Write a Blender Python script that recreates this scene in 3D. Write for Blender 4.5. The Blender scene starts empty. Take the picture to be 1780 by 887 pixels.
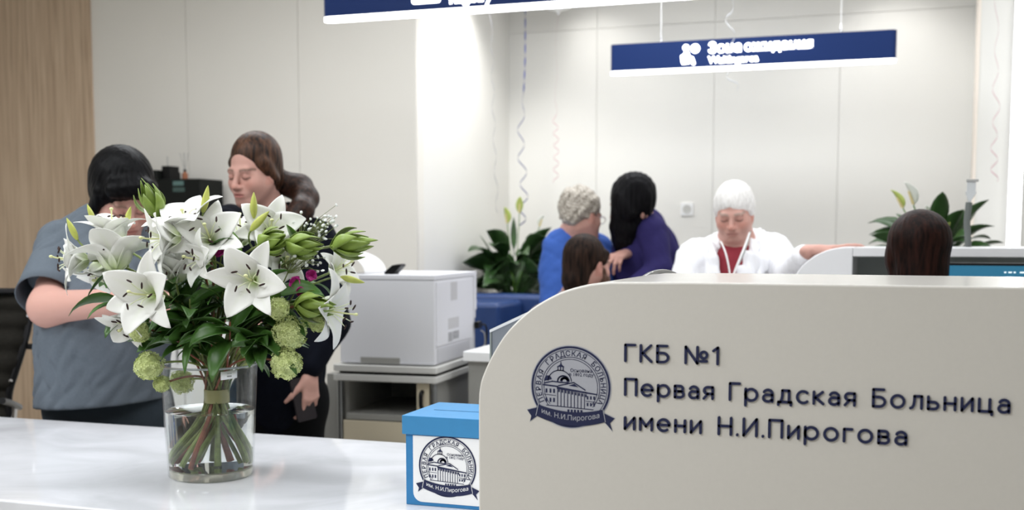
import bpy, math, random
import numpy as np
from mathutils import Vector, Matrix, noise as mnoise

SC = bpy.context.scene
COL = SC.collection
PI = math.pi

# ------------------------------------------------------------------ camera
# crop of a larger frame: optical axis lies below the picture's centre
FPX, PITCH, YAW, PPY, EYE = 2007.0, math.radians(5.12), math.radians(19.03), 586.0, 1.32
cam_data = bpy.data.cameras.new('camera')
cam = bpy.data.objects.new('camera', cam_data)
COL.objects.link(cam)
cam.location = (0, 0, EYE)
cam.rotation_euler = (PI / 2 - PITCH, 0, YAW)
cam_data.sensor_width = 36.0
cam_data.lens = FPX / 1780 * 36.0
cam_data.shift_y = (PPY - 443.5) / 1780
cam_data.clip_start = 0.05
cam_data.dof.use_dof = True
cam_data.dof.focus_distance = 2.3
cam_data.dof.aperture_fstop = 4.2
SC.camera = cam

# ------------------------------------------------------------------ exposure, world, room lights
SC.view_settings.view_transform = 'Standard'
SC.view_settings.look = 'None'
SC.view_settings.gamma = 1.0
SC.view_settings.use_curve_mapping = False
SC.view_settings.exposure = 0.30

world = bpy.data.worlds.new('world')
SC.world = world
world.use_nodes = True
world.node_tree.nodes['Background'].inputs[0].default_value = (0.9, 0.95, 1.0, 1)
world.node_tree.nodes['Background'].inputs[1].default_value = 0.3

def area_light(name, loc, size, power, color=(1, 1, 1), rot=(0, 0, 0)):
    l = bpy.data.lights.new(name, 'AREA')
    l.shape = 'RECTANGLE'
    l.size, l.size_y = size
    l.energy = power
    l.color = color
    o = bpy.data.objects.new(name, l)
    o.location = loc
    o.rotation_euler = rot
    COL.objects.link(o)
    return o

def spot_light(name, loc, target, power, angle=60, blend=0.6, color=(1, 1, 1), radius=0.06):
    l = bpy.data.lights.new(name, 'SPOT')
    l.energy = power
    l.spot_size = math.radians(angle)
    l.spot_blend = blend
    l.color = color
    l.shadow_soft_size = radius
    o = bpy.data.objects.new(name, l)
    o.location = loc
    o.rotation_euler = (Vector(target) - Vector(loc)).to_track_quat('-Z', 'Y').to_euler()
    COL.objects.link(o)
    return o

CEIL = 3.0
for nm, x, y, sx, sy, p in (
        ('ceiling_lamp_light', -1.6, 2.3, 2.6, 0.5, 30), ('ceiling_lamp_light', 0.3, 3.6, 2.6, 0.5, 26),
        ('ceiling_lamp_light', -2.6, 4.3, 1.8, 0.5, 25), ('ceiling_lamp_light', 0.3, 5.6, 3.2, 0.5, 32),
        ('ceiling_lamp_light', -1.4, 5.7, 1.0, 0.5, 19), ('ceiling_lamp_light', -1.9, -0.2, 2.2, 0.6, 56),
        ('ceiling_lamp_light', -3.6, 1.2, 1.2, 1.2, 46)):
    area_light(nm, (x, y, CEIL - 0.03), (sx, sy), p, (0.945, 0.975, 1.0))

# downlights near the corner of the side wall and over the back wall
for loc, tgt, pw, ang in (((-2.27, 6.35, CEIL - .04), (-2.40, 6.5, 0), 60, 110), ((-0.15, 6.95, CEIL - .04), (-0.1, 7.3, .6), 12, 110), ((-1.95, 7.0, CEIL - .04), (-2.0, 7.3, .6), 9, 110)):
    spot_light('downlight_light', loc, tgt, pw, ang, .8, (1, .99, .97), .05)

# ------------------------------------------------------------------ pixel -> place helpers (1780 x 887 frame)
_r = np.array([math.cos(YAW), math.sin(YAW), 0.0])
_fw = np.array([-math.sin(YAW), math.cos(YAW), 0.0])
_up = np.array([0, 0, 1.0])
_f2 = _fw * math.cos(PITCH) - _up * math.sin(PITCH)
_u2 = _up * math.cos(PITCH) + _fw * math.sin(PITCH)
_O = np.array([0, 0, EYE])

def _ray(px, py):
    return _r * ((px - 890) / FPX) + _u2 * ((PPY - py) / FPX) + _f2

def at_d(px, py, d):
    v = _ray(px, py)
    return _O + v * d / (v @ _fw)

def at_z(px, py, z):
    v = _ray(px, py)
    return _O + v * (z - EYE) / v[2]

def at_y(px, py, y):
    v = _ray(px, py)
    return _O + v * y / v[1]

def cdir(right, upw, toward):
    """a direction given as right / up / toward the viewer's side of the room"""
    v = _r * right + _up * upw - _fw * toward
    return v / np.linalg.norm(v)

# ------------------------------------------------------------------ materials
def S(r, g, b):
    def f(c):
        c /= 255.0
        return c / 12.92 if c <= 0.04045 else ((c + 0.055) / 1.055) ** 2.4
    return (f(r), f(g), f(b), 1.0)

def mat(name, col, rough=0.5, metal=0.0, spec=0.5, coat=0.0, noise=0.0, nscale=20.0, bump=0.0, bscale=60.0, stretch=None,
        sss=0.0, emit=0.0, emitcol=None, attr=None, trans=0.0, ior=1.45, sheen=0.0):
    m = bpy.data.materials.new(name)
    m.use_nodes = True
    nt = m.node_tree
    N, L = nt.nodes, nt.links
    b = N['Principled BSDF']
    b.inputs['Base Color'].default_value = col
    b.inputs['Roughness'].default_value = rough
    b.inputs['Metallic'].default_value = metal
    b.inputs['Specular IOR Level'].default_value = spec
    b.inputs['Coat Weight'].default_value = coat
    b.inputs['Coat Roughness'].default_value = 0.05
    b.inputs['IOR'].default_value = ior
    b.inputs['Transmission Weight'].default_value = trans
    b.inputs['Sheen Weight'].default_value = sheen
    if sss:
        b.inputs['Subsurface Weight'].default_value = sss
        b.inputs['Subsurface Radius'].default_value = (0.02, 0.008, 0.004)
        b.inputs['Subsurface Scale'].default_value = 0.3
    if emit:
        b.inputs['Emission Color'].default_value = emitcol or col
        b.inputs['Emission Strength'].default_value = emit
    src = None
    if attr:
        a = N.new('ShaderNodeAttribute')
        a.attribute_name = attr
        src = a.outputs['Color']
        L.new(src, b.inputs['Base Color'])
    co = None
    if noise or bump:
        co = N.new('ShaderNodeTexCoord').outputs['Object']
        if stretch:
            mp = N.new('ShaderNodeMapping')
            mp.inputs['Scale'].default_value = stretch
            L.new(co, mp.inputs['Vector'])
            co = mp.outputs['Vector']
    if noise:
        t = N.new('ShaderNodeTexNoise')
        t.inputs['Scale'].default_value = nscale
        t.inputs['Detail'].default_value = 4
        L.new(co, t.inputs['Vector'])
        mr = N.new('ShaderNodeMapRange')
        mr.inputs['From Min'].default_value = 0.3
        mr.inputs['From Max'].default_value = 0.7
        mr.inputs['To Min'].default_value = 1 - noise
        mr.inputs['To Max'].default_value = 1 + noise
        L.new(t.outputs['Fac'], mr.inputs['Value'])
        mx = N.new('ShaderNodeMix')
        mx.data_type = 'RGBA'
        mx.blend_type = 'MULTIPLY'
        mx.inputs['Factor'].default_value = 1
        if src:
            L.new(src, mx.inputs['A'])
        else:
            mx.inputs['A'].default_value = col
        L.new(mr.outputs['Result'], mx.inputs['B'])
        L.new(mx.outputs['Result'], b.inputs['Base Color'])
    if bump:
        t = N.new('ShaderNodeTexNoise')
        t.inputs['Scale'].default_value = bscale
        t.inputs['Detail'].default_value = 3
        L.new(co, t.inputs['Vector'])
        bp = N.new('ShaderNodeBump')
        bp.inputs['Strength'].default_value = bump
        bp.inputs['Distance'].default_value = 0.01
        L.new(t.outputs['Fac'], bp.inputs['Height'])
        L.new(bp.outputs['Normal'], b.inputs['Normal'])
    return m

def emission(name, col, strength):
    m = bpy.data.materials.new(name)
    m.use_nodes = True
    nt = m.node_tree
    nt.nodes.remove(nt.nodes['Principled BSDF'])
    e = nt.nodes.new('ShaderNodeEmission')
    e.inputs[0].default_value = col
    e.inputs[1].default_value = strength
    nt.links.new(e.outputs[0], nt.nodes['Material Output'].inputs[0])
    return m

# ------------------------------------------------------------------ mesh builder
def root_loc(o):
    v = Vector((0, 0, 0))
    while o is not None:
        v += o.location
        o = o.parent
    return np.array(v)

class MB:
    """collects shapes, then links them as ONE mesh object"""
    def __init__(s):
        s.v, s.f, s.n, s.mi, s.cur = [], [], 0, [], 0

    def add(s, V, F):
        V = np.asarray(V, float).reshape(-1, 3)
        s.v.append(V)
        s.f.extend([tuple(int(i) + s.n for i in f) for f in F])
        s.mi.extend([s.cur] * len(F))
        s.n += len(V)
        return s

    def box(s, lo, hi):
        (x0, y0, z0), (x1, y1, z1) = lo, hi
        V = [(x0, y0, z0), (x1, y0, z0), (x1, y1, z0), (x0, y1, z0), (x0, y0, z1), (x1, y0, z1), (x1, y1, z1), (x0, y1, z1)]
        return s.add(V, [(3, 2, 1, 0), (4, 5, 6, 7), (0, 1, 5, 4), (1, 2, 6, 5), (2, 3, 7, 6), (3, 0, 4, 7)])

    def cbox(s, c, size):
        c, h = np.array(c, float), np.array(size, float) / 2
        return s.box(c - h, c + h)

    def prism(s, poly, axis, a, b):
        """poly: 2D outline (counter-clockwise), extruded along axis from a to b; axis 'y': poly=(x,z)"""
        n = len(poly)
        def P(p, t):
            return {'y': (p[0], t, p[1]), 'z': (p[0], p[1], t), 'x': (t, p[0], p[1])}[axis]
        V = [P(p, a) for p in poly] + [P(p, b) for p in poly]
        fl = (lambda f: tuple(reversed(f))) if axis == 'z' else (lambda f: f)
        if axis == 'x':
            fl = lambda f: tuple(reversed(f))
        F = [fl(tuple(range(n))), fl(tuple(reversed(range(n, 2 * n))))]
        for i in range(n):
            j = (i + 1) % n
            F.append(fl((j, i, n + i, n + j)))
        return s.add(V, F)

    def tube(s, pts, rad, seg=8, cap=True, flat=None, up=None):
        P = np.asarray(pts, float)
        n = len(P)
        R = np.broadcast_to(np.asarray(rad, float), (n,))
        T = np.gradient(P, axis=0)
        T /= np.linalg.norm(T, axis=1)[:, None] + 1e-12
        u = np.array(up, float) if up is not None else (np.array([0, 0, 1.0]) if abs(T[0][2]) < 0.9 else np.array([1.0, 0, 0]))
        V = []
        for i in range(n):
            a = u - T[i] * (u @ T[i])
            a /= np.linalg.norm(a) + 1e-12
            u = a if up is None else u
            b = np.cross(T[i], a)
            for k in range(seg):
                t = 2 * PI * k / seg
                V.append(P[i] + R[i] * (a * math.cos(t) * (flat or 1) + b * math.sin(t)))
        F = []
        for i in range(n - 1):
            for k in range(seg):
                k2 = (k + 1) % seg
                F.append((i * seg + k, i * seg + k2, (i + 1) * seg + k2, (i + 1) * seg + k))
        if cap:
            F.append(tuple(reversed(range(seg))))
            F.append(tuple((n - 1) * seg + k for k in range(seg)))
        return s.add(V, F)

    def lathe(s, prof, c=(0, 0, 0), seg=32, axis=(0, 0, 1), closed=False):
        """prof: (radius, height) pairs"""
        z = np.array(axis, float)
        z /= np.linalg.norm(z)
        a = np.cross(z, (0, 1, 0) if abs(z[1]) < 0.9 else (1, 0, 0))
        a /= np.linalg.norm(a)
        b = np.cross(z, a)
        c = np.array(c, float)
        V = [c + z * h + r * (a * math.cos(2 * PI * k / seg) + b * math.sin(2 * PI * k / seg)) for r, h in prof for k in range(seg)]
        n = len(prof)
        F = []
        for i in range(n if closed else n - 1):
            i2 = (i + 1) % n
            for k in range(seg):
                k2 = (k + 1) % seg
                F.append((i * seg + k, i * seg + k2, i2 * seg + k2, i2 * seg + k))
        if not closed:
            if prof[0][0] > 1e-6:
                F.append(tuple(reversed(range(seg))))
            if prof[-1][0] > 1e-6:
                F.append(tuple((n - 1) * seg + k for k in range(seg)))
        return s.add(V, F)

    def ell(s, c, r, seg=12, ring=8, M=None):
        V, F = [], []
        for i in range(ring + 1):
            th = PI * i / ring
            for k in range(seg):
                ph = 2 * PI * k / seg
                V.append((math.sin(th) * math.cos(ph), math.sin(th) * math.sin(ph), math.cos(th)))
        V = np.array(V) * np.array(r, float)
        if M is not None:
            V = V @ np.array(M, float).T
        for i in range(ring):
            for k in range(seg):
                k2 = (k + 1) % seg
                F.append((i * seg + k, (i + 1) * seg + k, (i + 1) * seg + k2, i * seg + k2))
        return s.add(V + np.array(c, float), F)

    def grid(s, G):
        """G: (n, m, 3) array of points -> quad sheet"""
        n, m, _ = G.shape
        F = [(i * m + j, (i + 1) * m + j, (i + 1) * m + j + 1, i * m + j + 1) for i in range(n - 1) for j in range(m - 1)]
        return s.add(G.reshape(-1, 3), F)

    def build(s, name, m, parent=None, world=False, bevel=0, seg=2, smooth=True, angle=35, solid=0, colors=None, sub=0):
        V = np.concatenate(s.v) if s.v else np.zeros((0, 3))
        if world and parent is not None:
            V = V - root_loc(parent)
        me = bpy.data.meshes.new(name)
        me.from_pydata(V.tolist(), [], s.f)
        ms = m if isinstance(m, (list, tuple)) else [m]
        for q in ms:
            me.materials.append(q)
        if len(ms) > 1:
            me.polygons.foreach_set('material_index', s.mi)
        me.validate()
        if smooth:
            me.polygons.foreach_set('use_smooth', [True] * len(me.polygons))
            if angle < 180:
                me.set_sharp_from_angle(angle=math.radians(angle))
        if colors is not None:
            ca = me.color_attributes.new('tone', 'FLOAT_COLOR', 'POINT')
            ca.data.foreach_set('color', np.asarray(colors, float).ravel())
        o = bpy.data.objects.new(name, me)
        COL.objects.link(o)
        if parent is not None:
            o.parent = parent
        if solid:
            md = o.modifiers.new('thickness', 'SOLIDIFY')
            md.thickness = solid
            md.offset = 0
        if bevel:
            md = o.modifiers.new('bevel', 'BEVEL')
            md.width = bevel
            md.segments = seg
            md.limit_method = 'ANGLE'
            md.angle_limit = math.radians(40)
            md.harden_normals = True
        if sub:
            md = o.modifiers.new('sub', 'SUBSURF')
            md.levels = md.render_levels = sub
        return o

def tag(o, label, cat, group=None):
    o['label'] = label
    o['category'] = cat
    if group:
        o['group'] = group
    return o

def thing(name, label, cat, loc=(0, 0, 0), rotz=0.0, group=None):
    o = bpy.data.objects.new(name, None)
    COL.objects.link(o)
    o.location = tuple(float(q) for q in loc)
    o.rotation_euler = (0, 0, rotz)
    o.empty_display_size = 0.1
    return tag(o, label, cat, group)

def struct(o):
    o['kind'] = 'structure'
    return o

def rrect(x0, y0, x1, y1, r, n=6, corners=(1, 1, 1, 1)):
    """rounded outline, counter-clockwise from the lower left"""
    out = []
    for (cx, cy, a0, on) in ((x0, y0, PI, corners[0]), (x1, y0, 1.5 * PI, corners[1]), (x1, y1, 0, corners[2]), (x0, y1, 0.5 * PI, corners[3])):
        sx, sy = (1 if cx == x0 else -1), (1 if cy == y0 else -1)
        if not on:
            out.append((cx, cy))
            continue
        for k in range(n + 1):
            t = a0 + 0.5 * PI * k / n
            out.append((cx + sx * r + r * math.cos(t), cy + sy * r + r * math.sin(t)))
    return out

def bez(p0, p1, p2, p3, n=12):
    t = np.linspace(0, 1, n)[:, None]
    p0, p1, p2, p3 = (np.asarray(q, float) for q in (p0, p1, p2, p3))
    return (1 - t) ** 3 * p0 + 3 * (1 - t) ** 2 * t * p1 + 3 * (1 - t) * t * t * p2 + t ** 3 * p3

def spline(pts, n=6):
    """Catmull-Rom through the points"""
    P = [np.asarray(p, float) for p in pts]
    P = [2 * P[0] - P[1]] + P + [2 * P[-1] - P[-2]]
    out = []
    for i in range(1, len(P) - 2):
        for k in range(n):
            t = k / n
            a, b, c, d = P[i - 1], P[i], P[i + 1], P[i + 2]
            out.append(0.5 * (2 * b + (c - a) * t + (2 * a - 5 * b + 4 * c - d) * t * t + (3 * b - 3 * c + d - a) * t ** 3))
    out.append(P[-2])
    return np.array(out)

def text_mesh(body, size, align='LEFT', offset=0.0, extrude=0.0, res=3, space=1.0):
    """vertices and faces of lettering in the built-in font, lying in its own xy plane"""
    cu = bpy.data.curves.new('lettering', 'FONT')
    cu.body = body
    cu.size = size
    cu.align_x = align
    cu.offset = offset
    cu.extrude = extrude
    cu.resolution_u = res
    cu.space_character = space
    o = bpy.data.objects.new('lettering', cu)
    COL.objects.link(o)
    dg = bpy.context.evaluated_depsgraph_get()
    me = o.evaluated_get(dg).to_mesh()
    V = np.array([v.co[:] for v in me.vertices]).reshape(-1, 3)
    F = [tuple(p.vertices) for p in me.polygons]
    o.evaluated_get(dg).to_mesh_clear()
    bpy.data.objects.remove(o)
    bpy.data.curves.remove(cu)
    return V, F
# ================================================================== materials of the place
M = {}
M['wall'] = mat('wall_panel_white', S(229, 227, 222), 0.45, spec=0.35, noise=0.012, nscale=2)
M['wallw'] = mat('wall_panel_warm', S(228, 224, 216), 0.45, spec=0.35, noise=0.012, nscale=2)
M['ceil'] = mat('ceiling_white', S(238, 238, 236), 0.7)
M['floor'] = mat('floor_vinyl', S(176, 172, 165), 0.3, noise=0.06, nscale=12)
M['beige'] = mat('pale_beige_edge', S(243, 232, 220), 0.5)
M['solid'] = mat('white_solid_surface', S(218, 214, 207), 0.16, spec=0.55, noise=0.008, nscale=140)
M['solidw'] = mat('white_solid_surface_staff_side', S(226, 226, 228), 0.2, spec=0.5)
M['navy'] = mat('navy_letter', S(24, 32, 72), 0.35)
M['signblue'] = mat('sign_blue', S(14, 38, 86), 0.5, spec=.2)
M['lit'] = emission('lit_white', (1, 1, 1, 1), 5.0)
M['chrome'] = mat('chrome', S(215, 215, 218), 0.12, metal=1)
M['steel'] = mat('brushed_steel', S(150, 152, 152), 0.35, metal=1)
M['greypl'] = mat('grey_plastic', S(150, 150, 148), 0.5)
M['greydk'] = mat('dark_grey_panel', S(150, 156, 152), 0.6)
M['lgrey'] = mat('light_grey_laminate', S(196, 195, 191), 0.4)
M['mgrey'] = mat('mid_grey_laminate', S(150, 149, 144), 0.45)
M['cream'] = mat('cream_drawer', S(205, 194, 170), 0.45)
M['black'] = mat('black_plastic', S(12, 12, 13), 0.4, spec=.25)
M['blackm'] = mat('black_matte', S(14, 14, 14), 0.8, spec=.15)
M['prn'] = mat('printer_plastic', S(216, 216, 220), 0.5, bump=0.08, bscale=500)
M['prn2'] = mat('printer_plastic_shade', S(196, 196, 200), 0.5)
M['white'] = mat('white_paint', S(240, 240, 240), 0.4)
M['paper'] = mat('paper', S(246, 246, 246), 0.7)
M['sticker'] = mat('grey_sticker', S(190, 189, 190), 0.5, noise=0.1, nscale=300)
M['sofa'] = mat('navy_leatherette', S(34, 58, 106), 0.42, noise=0.04, nscale=30, bump=0.05, bscale=90)
M['boxblue'] = mat('blue_card', S(52, 128, 184), 0.55, noise=0.03, nscale=60)
M['boxlid'] = mat('blue_card_lid', S(60, 138, 192), 0.5, noise=0.02, nscale=60)
M['mesh'] = mat('black_mesh_fabric', S(34, 32, 28), 0.85, spec=.15, noise=0.15, nscale=40, stretch=(1, 1, 4))
M['tubeblk'] = mat('black_tube', S(38, 38, 40), 0.25, metal=0.6)
M['silverplate'] = mat('silver_foil', S(182, 184, 194), 0.4, metal=0.25)
M['dkblack'] = mat('black_machine', S(20, 22, 20), 0.6, spec=.2)

def wood_material():
    m = bpy.data.materials.new('oak_veneer')
    m.use_nodes = True
    nt = m.node_tree
    N, L = nt.nodes, nt.links
    b = N['Principled BSDF']
    b.inputs['Roughness'].default_value = 0.5
    tc = N.new('ShaderNodeTexCoord')
    mp = N.new('ShaderNodeMapping')
    mp.inputs['Scale'].default_value = (14, 14, 0.5)
    L.new(tc.outputs['Object'], mp.inputs['Vector'])
    t = N.new('ShaderNodeTexNoise')
    t.inputs['Scale'].default_value = 3.0
    t.inputs['Detail'].default_value = 8
    t.inputs['Distortion'].default_value = 0.6
    L.new(mp.outputs['Vector'], t.inputs['Vector'])
    mp2 = N.new('ShaderNodeMapping')
    mp2.inputs['Scale'].default_value = (120, 120, 3.0)
    L.new(tc.outputs['Object'], mp2.inputs['Vector'])
    t2 = N.new('ShaderNodeTexNoise')
    t2.inputs['Scale'].default_value = 2.0
    t2.inputs['Detail'].default_value = 3
    L.new(mp2.outputs['Vector'], t2.inputs['Vector'])
    ad = N.new('ShaderNodeMath')
    ad.operation = 'MULTIPLY_ADD'
    ad.inputs[1].default_value = 0.35
    L.new(t2.outputs['Fac'], ad.inputs[0])
    L.new(t.outputs['Fac'], ad.inputs[2])
    cr = N.new('ShaderNodeValToRGB')
    e = cr.color_ramp.elements
    e[0].position, e[0].color = 0.42, S(164, 140, 116)
    e[1].position, e[1].color = 0.95, S(212, 189, 163)
    x = e.new(0.66)
    x.color = S(192, 167, 141)
    L.new(ad.outputs[0], cr.inputs['Fac'])
    L.new(cr.outputs['Color'], b.inputs['Base Color'])
    return m

def marble_material():
    m = bpy.data.materials.new('white_marbled_worktop')
    m.use_nodes = True
    nt = m.node_tree
    N, L = nt.nodes, nt.links
    b = N['Principled BSDF']
    b.inputs['Roughness'].default_value = 0.08
    b.inputs['Specular IOR Level'].default_value = 0.6
    tc = N.new('ShaderNodeTexCoord')
    t = N.new('ShaderNodeTexNoise')
    t.inputs['Scale'].default_value = 2.6
    t.inputs['Detail'].default_value = 5
    t.inputs['Distortion'].default_value = 1.2
    L.new(tc.outputs['Object'], t.inputs['Vector'])
    cr = N.new('ShaderNodeValToRGB')
    e = cr.color_ramp.elements
    e[0].position, e[0].color = 0.36, S(206, 207, 211)
    e[1].position, e[1].color = 0.6, S(226, 227, 232)
    L.new(t.outputs['Fac'], cr.inputs['Fac'])
    L.new(cr.outputs['Color'], b.inputs['Base Color'])
    return m

M['wood'] = wood_material()
M['marble'] = marble_material()

# ================================================================== the room
XW, YL, YB = -2.562, 5.83, 7.367          # side wall, left wall plane, back wall plane
XE, XR, YF = -6.2, 3.4, -2.6
struct(MB().box((XE - 0.1, YF - 0.1, -0.1), (XR + 0.1, YB + 0.1, 0)).build('floor', M['floor'], smooth=False))
struct(MB().box((XE - 0.1, YF - 0.1, CEIL), (XR + 0.1, YB + 0.1, CEIL + 0.1)).build('ceiling', M['ceil'], smooth=False))

def panelled(name, m, x0, x1, zs, seams, y, th=0.1, zseam=None):
    """a wall of panels with 3 mm joints, facing -Y"""
    w = MB()
    xs = [x0] + list(seams) + [x1]
    zz = [0, zseam, CEIL] if zseam else [0, CEIL]
    for a, b_ in zip(xs[:-1], xs[1:]):
        for za, zb in zip(zz[:-1], zz[1:]):
            g = 0.0013
            w.box((a + (g if a != x0 else 0), y, za + (g if za else 0)), (b_ - (g if b_ != x1 else 0), y + 0.012, zb - (g if zb != CEIL else 0)))
    w.box((x0, y + 0.009, 0), (x1, y + th, CEIL))
    return struct(w.build(name, m, smooth=False))

def seam_x(px, py, y):
    return at_y(px, py, y)[0]

panelled('wall_left', M['wallw'], XE, XW, None, [seam_x(325, 150, YL), seam_x(519, 150, YL)], YL)
struct(MB().box((XW - 0.1, YL + 0.1, 0), (XW, YB, CEIL)).build('wall_side', M['wall'], smooth=False))
panelled('wall_back', M['wall'], XW, XR, None, [seam_x(1037, 200, YB), seam_x(1240, 250, YB), seam_x(1457, 250, YB)], YB, zseam=at_y(1037, 50, YB)[2])
struct(MB().box((XE - 0.1, YF, 0), (XE, YL, CEIL)).build('wall_far_left', M['wall'], smooth=False))
struct(MB().box((XR, YF, 0), (XR + 0.1, YB, CEIL)).build('wall_right', M['wall'], smooth=False))
struct(MB().box((XE, YF - 0.1, 0), (XR, YF, CEIL)).build('wall_front', M['wall'], smooth=False))
# oak cladding at the left end of the left wall
xo = at_y(158, 150, YL - 0.02)[0]
struct(MB().box((XE, YL - 0.02, 0), (xo, YL, CEIL)).build('trim_1', M['wood'], smooth=False))
# pillar at the right, standing out from the back wall, with a pale edge
YP = 6.75
xp0, xp1 = at_y(1699, 200, YP)[0], at_y(1755, 220, YP)[0]
struct(MB().box((xp0, YP, 0), (XR, YB, CEIL)).build('wall_pillar', M['wall'], smooth=False))
struct(MB().box((xp0 - 0.012, YP - 0.006, 0), (xp0, YP + 0.25, CEIL)).build('trim_2', M['beige'], smooth=False))
lp = thing('wall_light', 'tall narrow glowing vertical light on the white wall at the far right', 'light', (at_y(1765, 300, YP)[0], YP, 0))
MB().box((-0.036, -0.03, 0.02), (0.036, 0, 2.95)).build('housing', M['white'], lp, bevel=0.004)
MB().box((-0.031, -0.036, 0.03), (0.031, -0.029, 2.94)).build('diffuser', M['lit'], lp, bevel=0.002)

# ================================================================== reception desk and raised counter
YD0, YD1, YC0, YC1, XC, ZC = 1.948, 2.855, 1.86, 2.315, -0.703, 1.240
desk = thing('reception_desk', 'long low white marbled reception desk with vase and blue box', 'desk', (-2.4, 2.4, 0))
MB().box((-4.6, YD0, 0.715), (XC, YD1, 0.75)).build('desk_top', M['marble'], desk, world=True, bevel=0.006, seg=3)
MB().box((-4.58, YD0 + 0.004, 0.0), (XC, YD0 + 0.03, 0.715)).build('front_panel', mat('desk_front_beige', S(212, 204, 194), 0.4), desk, world=True)
MB().box((-4.58, YD0 + 0.03, 0.0), (-4.54, YD1 - 0.05, 0.715)).build('end_panel', M['lgrey'], desk, world=True)

def curve_outline(px, y, x_right, z_top):
    P = [at_y(a, b_, y) for a, b_ in px]
    C = spline([(p[0], p[2], 0) for p in P], 5)[:, :2]
    return C

rc = thing('raised_counter', 'big white raised counter with rounded corner, round emblem and navy lettering', 'counter', (0.3, 2.0, 0))
crv = curve_outline([(831.2, 700), (832.5, 680), (838, 655), (857, 614), (883.5, 574.5), (924, 537), (972, 509.5), (1020, 495.2), (1060, 490.5)], YC0, 0, ZC)
zt = crv[-1][1]
out = [(1.7, 0), (1.7, ZC - .001), (-.35, ZC + 0.0015)] + [tuple(q) for q in crv[::-1]] + [(crv[0][0], 0)]
MB().prism(out[::-1], 'y', YC0, YC1).build('body', M['solid'], rc, world=True, bevel=0.0045, seg=3, angle=30)

# ------------------------------------------------------------------ rounded stroke lettering
def arc(cx, cy, rx, ry, a0, a1, n=14):
    t = np.radians(np.linspace(a0, a1, n))
    return [(cx + rx * math.cos(a), cy + ry * math.sin(a)) for a in t]
G = {}
G['Г'] = (.5, [[(0, 0), (0, 1)], [(0, 1), (.5, 1)]])
G['К'] = (.56, [[(0, 0), (0, 1)], [(.53, 1), (.1, .52)], [(.1, .52), (.56, 0)]])
G['Б'] = (.56, [[(0, 0), (0, 1)], [(0, 1), (.5, 1)], [(0, 0), (.28, 0)] + arc(.28, .28, .28, .28, -90, 90) + [(0, .56)]])
G['№'] = (1.1, [[(0, 0), (0, 1)], [(0, 1), (.6, 0)], [(.6, 0), (.6, 1)], arc(.92, .52, .17, .2, 0, 360, 20), [(.76, .14), (1.08, .14)]])
G['1'] = (.22, [[(0, .8), (.22, 1)], [(.22, 1), (.22, 0)]])
G['П'] = (.6, [[(0, 0), (0, 1)], [(0, 1), (.6, 1)], [(.6, 1), (.6, 0)]])
G['Н'] = (.6, [[(0, 0), (0, 1)], [(0, .5), (.6, .5)], [(.6, 1), (.6, 0)]])
G['И'] = (.62, [[(0, 1), (0, 0)], [(0, 0), (.62, 1)], [(.62, 1), (.62, 0)]])
G['е'] = (.58, [[(0.02, .36), (.57, .36)], arc(.29, .35, .29, .35, 0, 308, 24)])
G['р'] = (.6, [[(0, -.3), (0, .7)], arc(.29, .35, .3, .35, 180, -180, 26)])
G['в'] = (.46, [[(0, 0), (0, .7)], [(0, .7), (.26, .7)] + arc(.26, .535, .16, .165, 90, -90) + [(0, .37)], [(.2, .37), (.28, .37)] + arc(.28, .185, .18, .185, 90, -90) + [(0, 0)]])
G['а'] = (.46, [arc(.24, .47, .22, .23, 155, 0) + [(.46, 0)], [(.46, .4), (.2, .4)] + arc(.2, .2, .2, .2, 90, 270) + [(.3, .0), (.44, .1)]])
G['я'] = (.46, [[(.46, 0), (.46, .7)], [(.46, .7), (.2, .7)] + arc(.2, .5, .19, .2, 90, 270) + [(.46, .3)], [(.22, .3), (0, 0)]])
G['д'] = (.64, [[(0, -.17), (0, 0)], [(0, 0), (.64, 0)], [(.64, 0), (.64, -.17)], [(.1, 0), (.17, .2), (.2, .42), (.2, .7)], [(.2, .7), (.54, .7)], [(.54, .7), (.54, 0)]])
G['с'] = (.52, [arc(.3, .35, .3, .35, 48, 312, 22)])
G['к'] = (.46, [[(0, 0), (0, .7)], [(.43, .7), (.08, .36)], [(.08, .36), (.47, 0)]])
G['о'] = (.6, [arc(.3, .35, .3, .35, 0, 360, 28)])
G['л'] = (.52, [[(0, .0), (.09, .04), (.15, .2), (.18, .45), (.18, .7)], [(.18, .7), (.52, .7)], [(.52, .7), (.52, 0)]])
G['ь'] = (.46, [[(0, .7), (0, 0)], [(0, 0), (.26, 0)] + arc(.26, .2, .2, .2, -90, 90) + [(0, .4)]])
G['н'] = (.48, [[(0, 0), (0, .7)], [(0, .36), (.48, .36)], [(.48, .7), (.48, 0)]])
G['и'] = (.48, [[(0, .7), (0, 0)], [(0, 0), (.48, .7)], [(.48, .7), (.48, 0)]])
G['ц'] = (.58, [[(0, .7), (0, 0)], [(0, 0), (.58, 0)], [(.48, .7), (.48, 0)], [(.58, 0), (.58, -.17)]])
G['м'] = (.6, [[(0, 0), (0, .7)], [(0, .7), (.3, .22)], [(.3, .22), (.6, .7)], [(.6, .7), (.6, 0)]])
G['г'] = (.36, [[(0, 0), (0, .7)], [(0, .7), (.36, .7)]])
G['.'] = (.0, [[(0, 0.0), (0.001, 0.02)]])
GAP, SPACE, SW = .315, .60, .165

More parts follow.
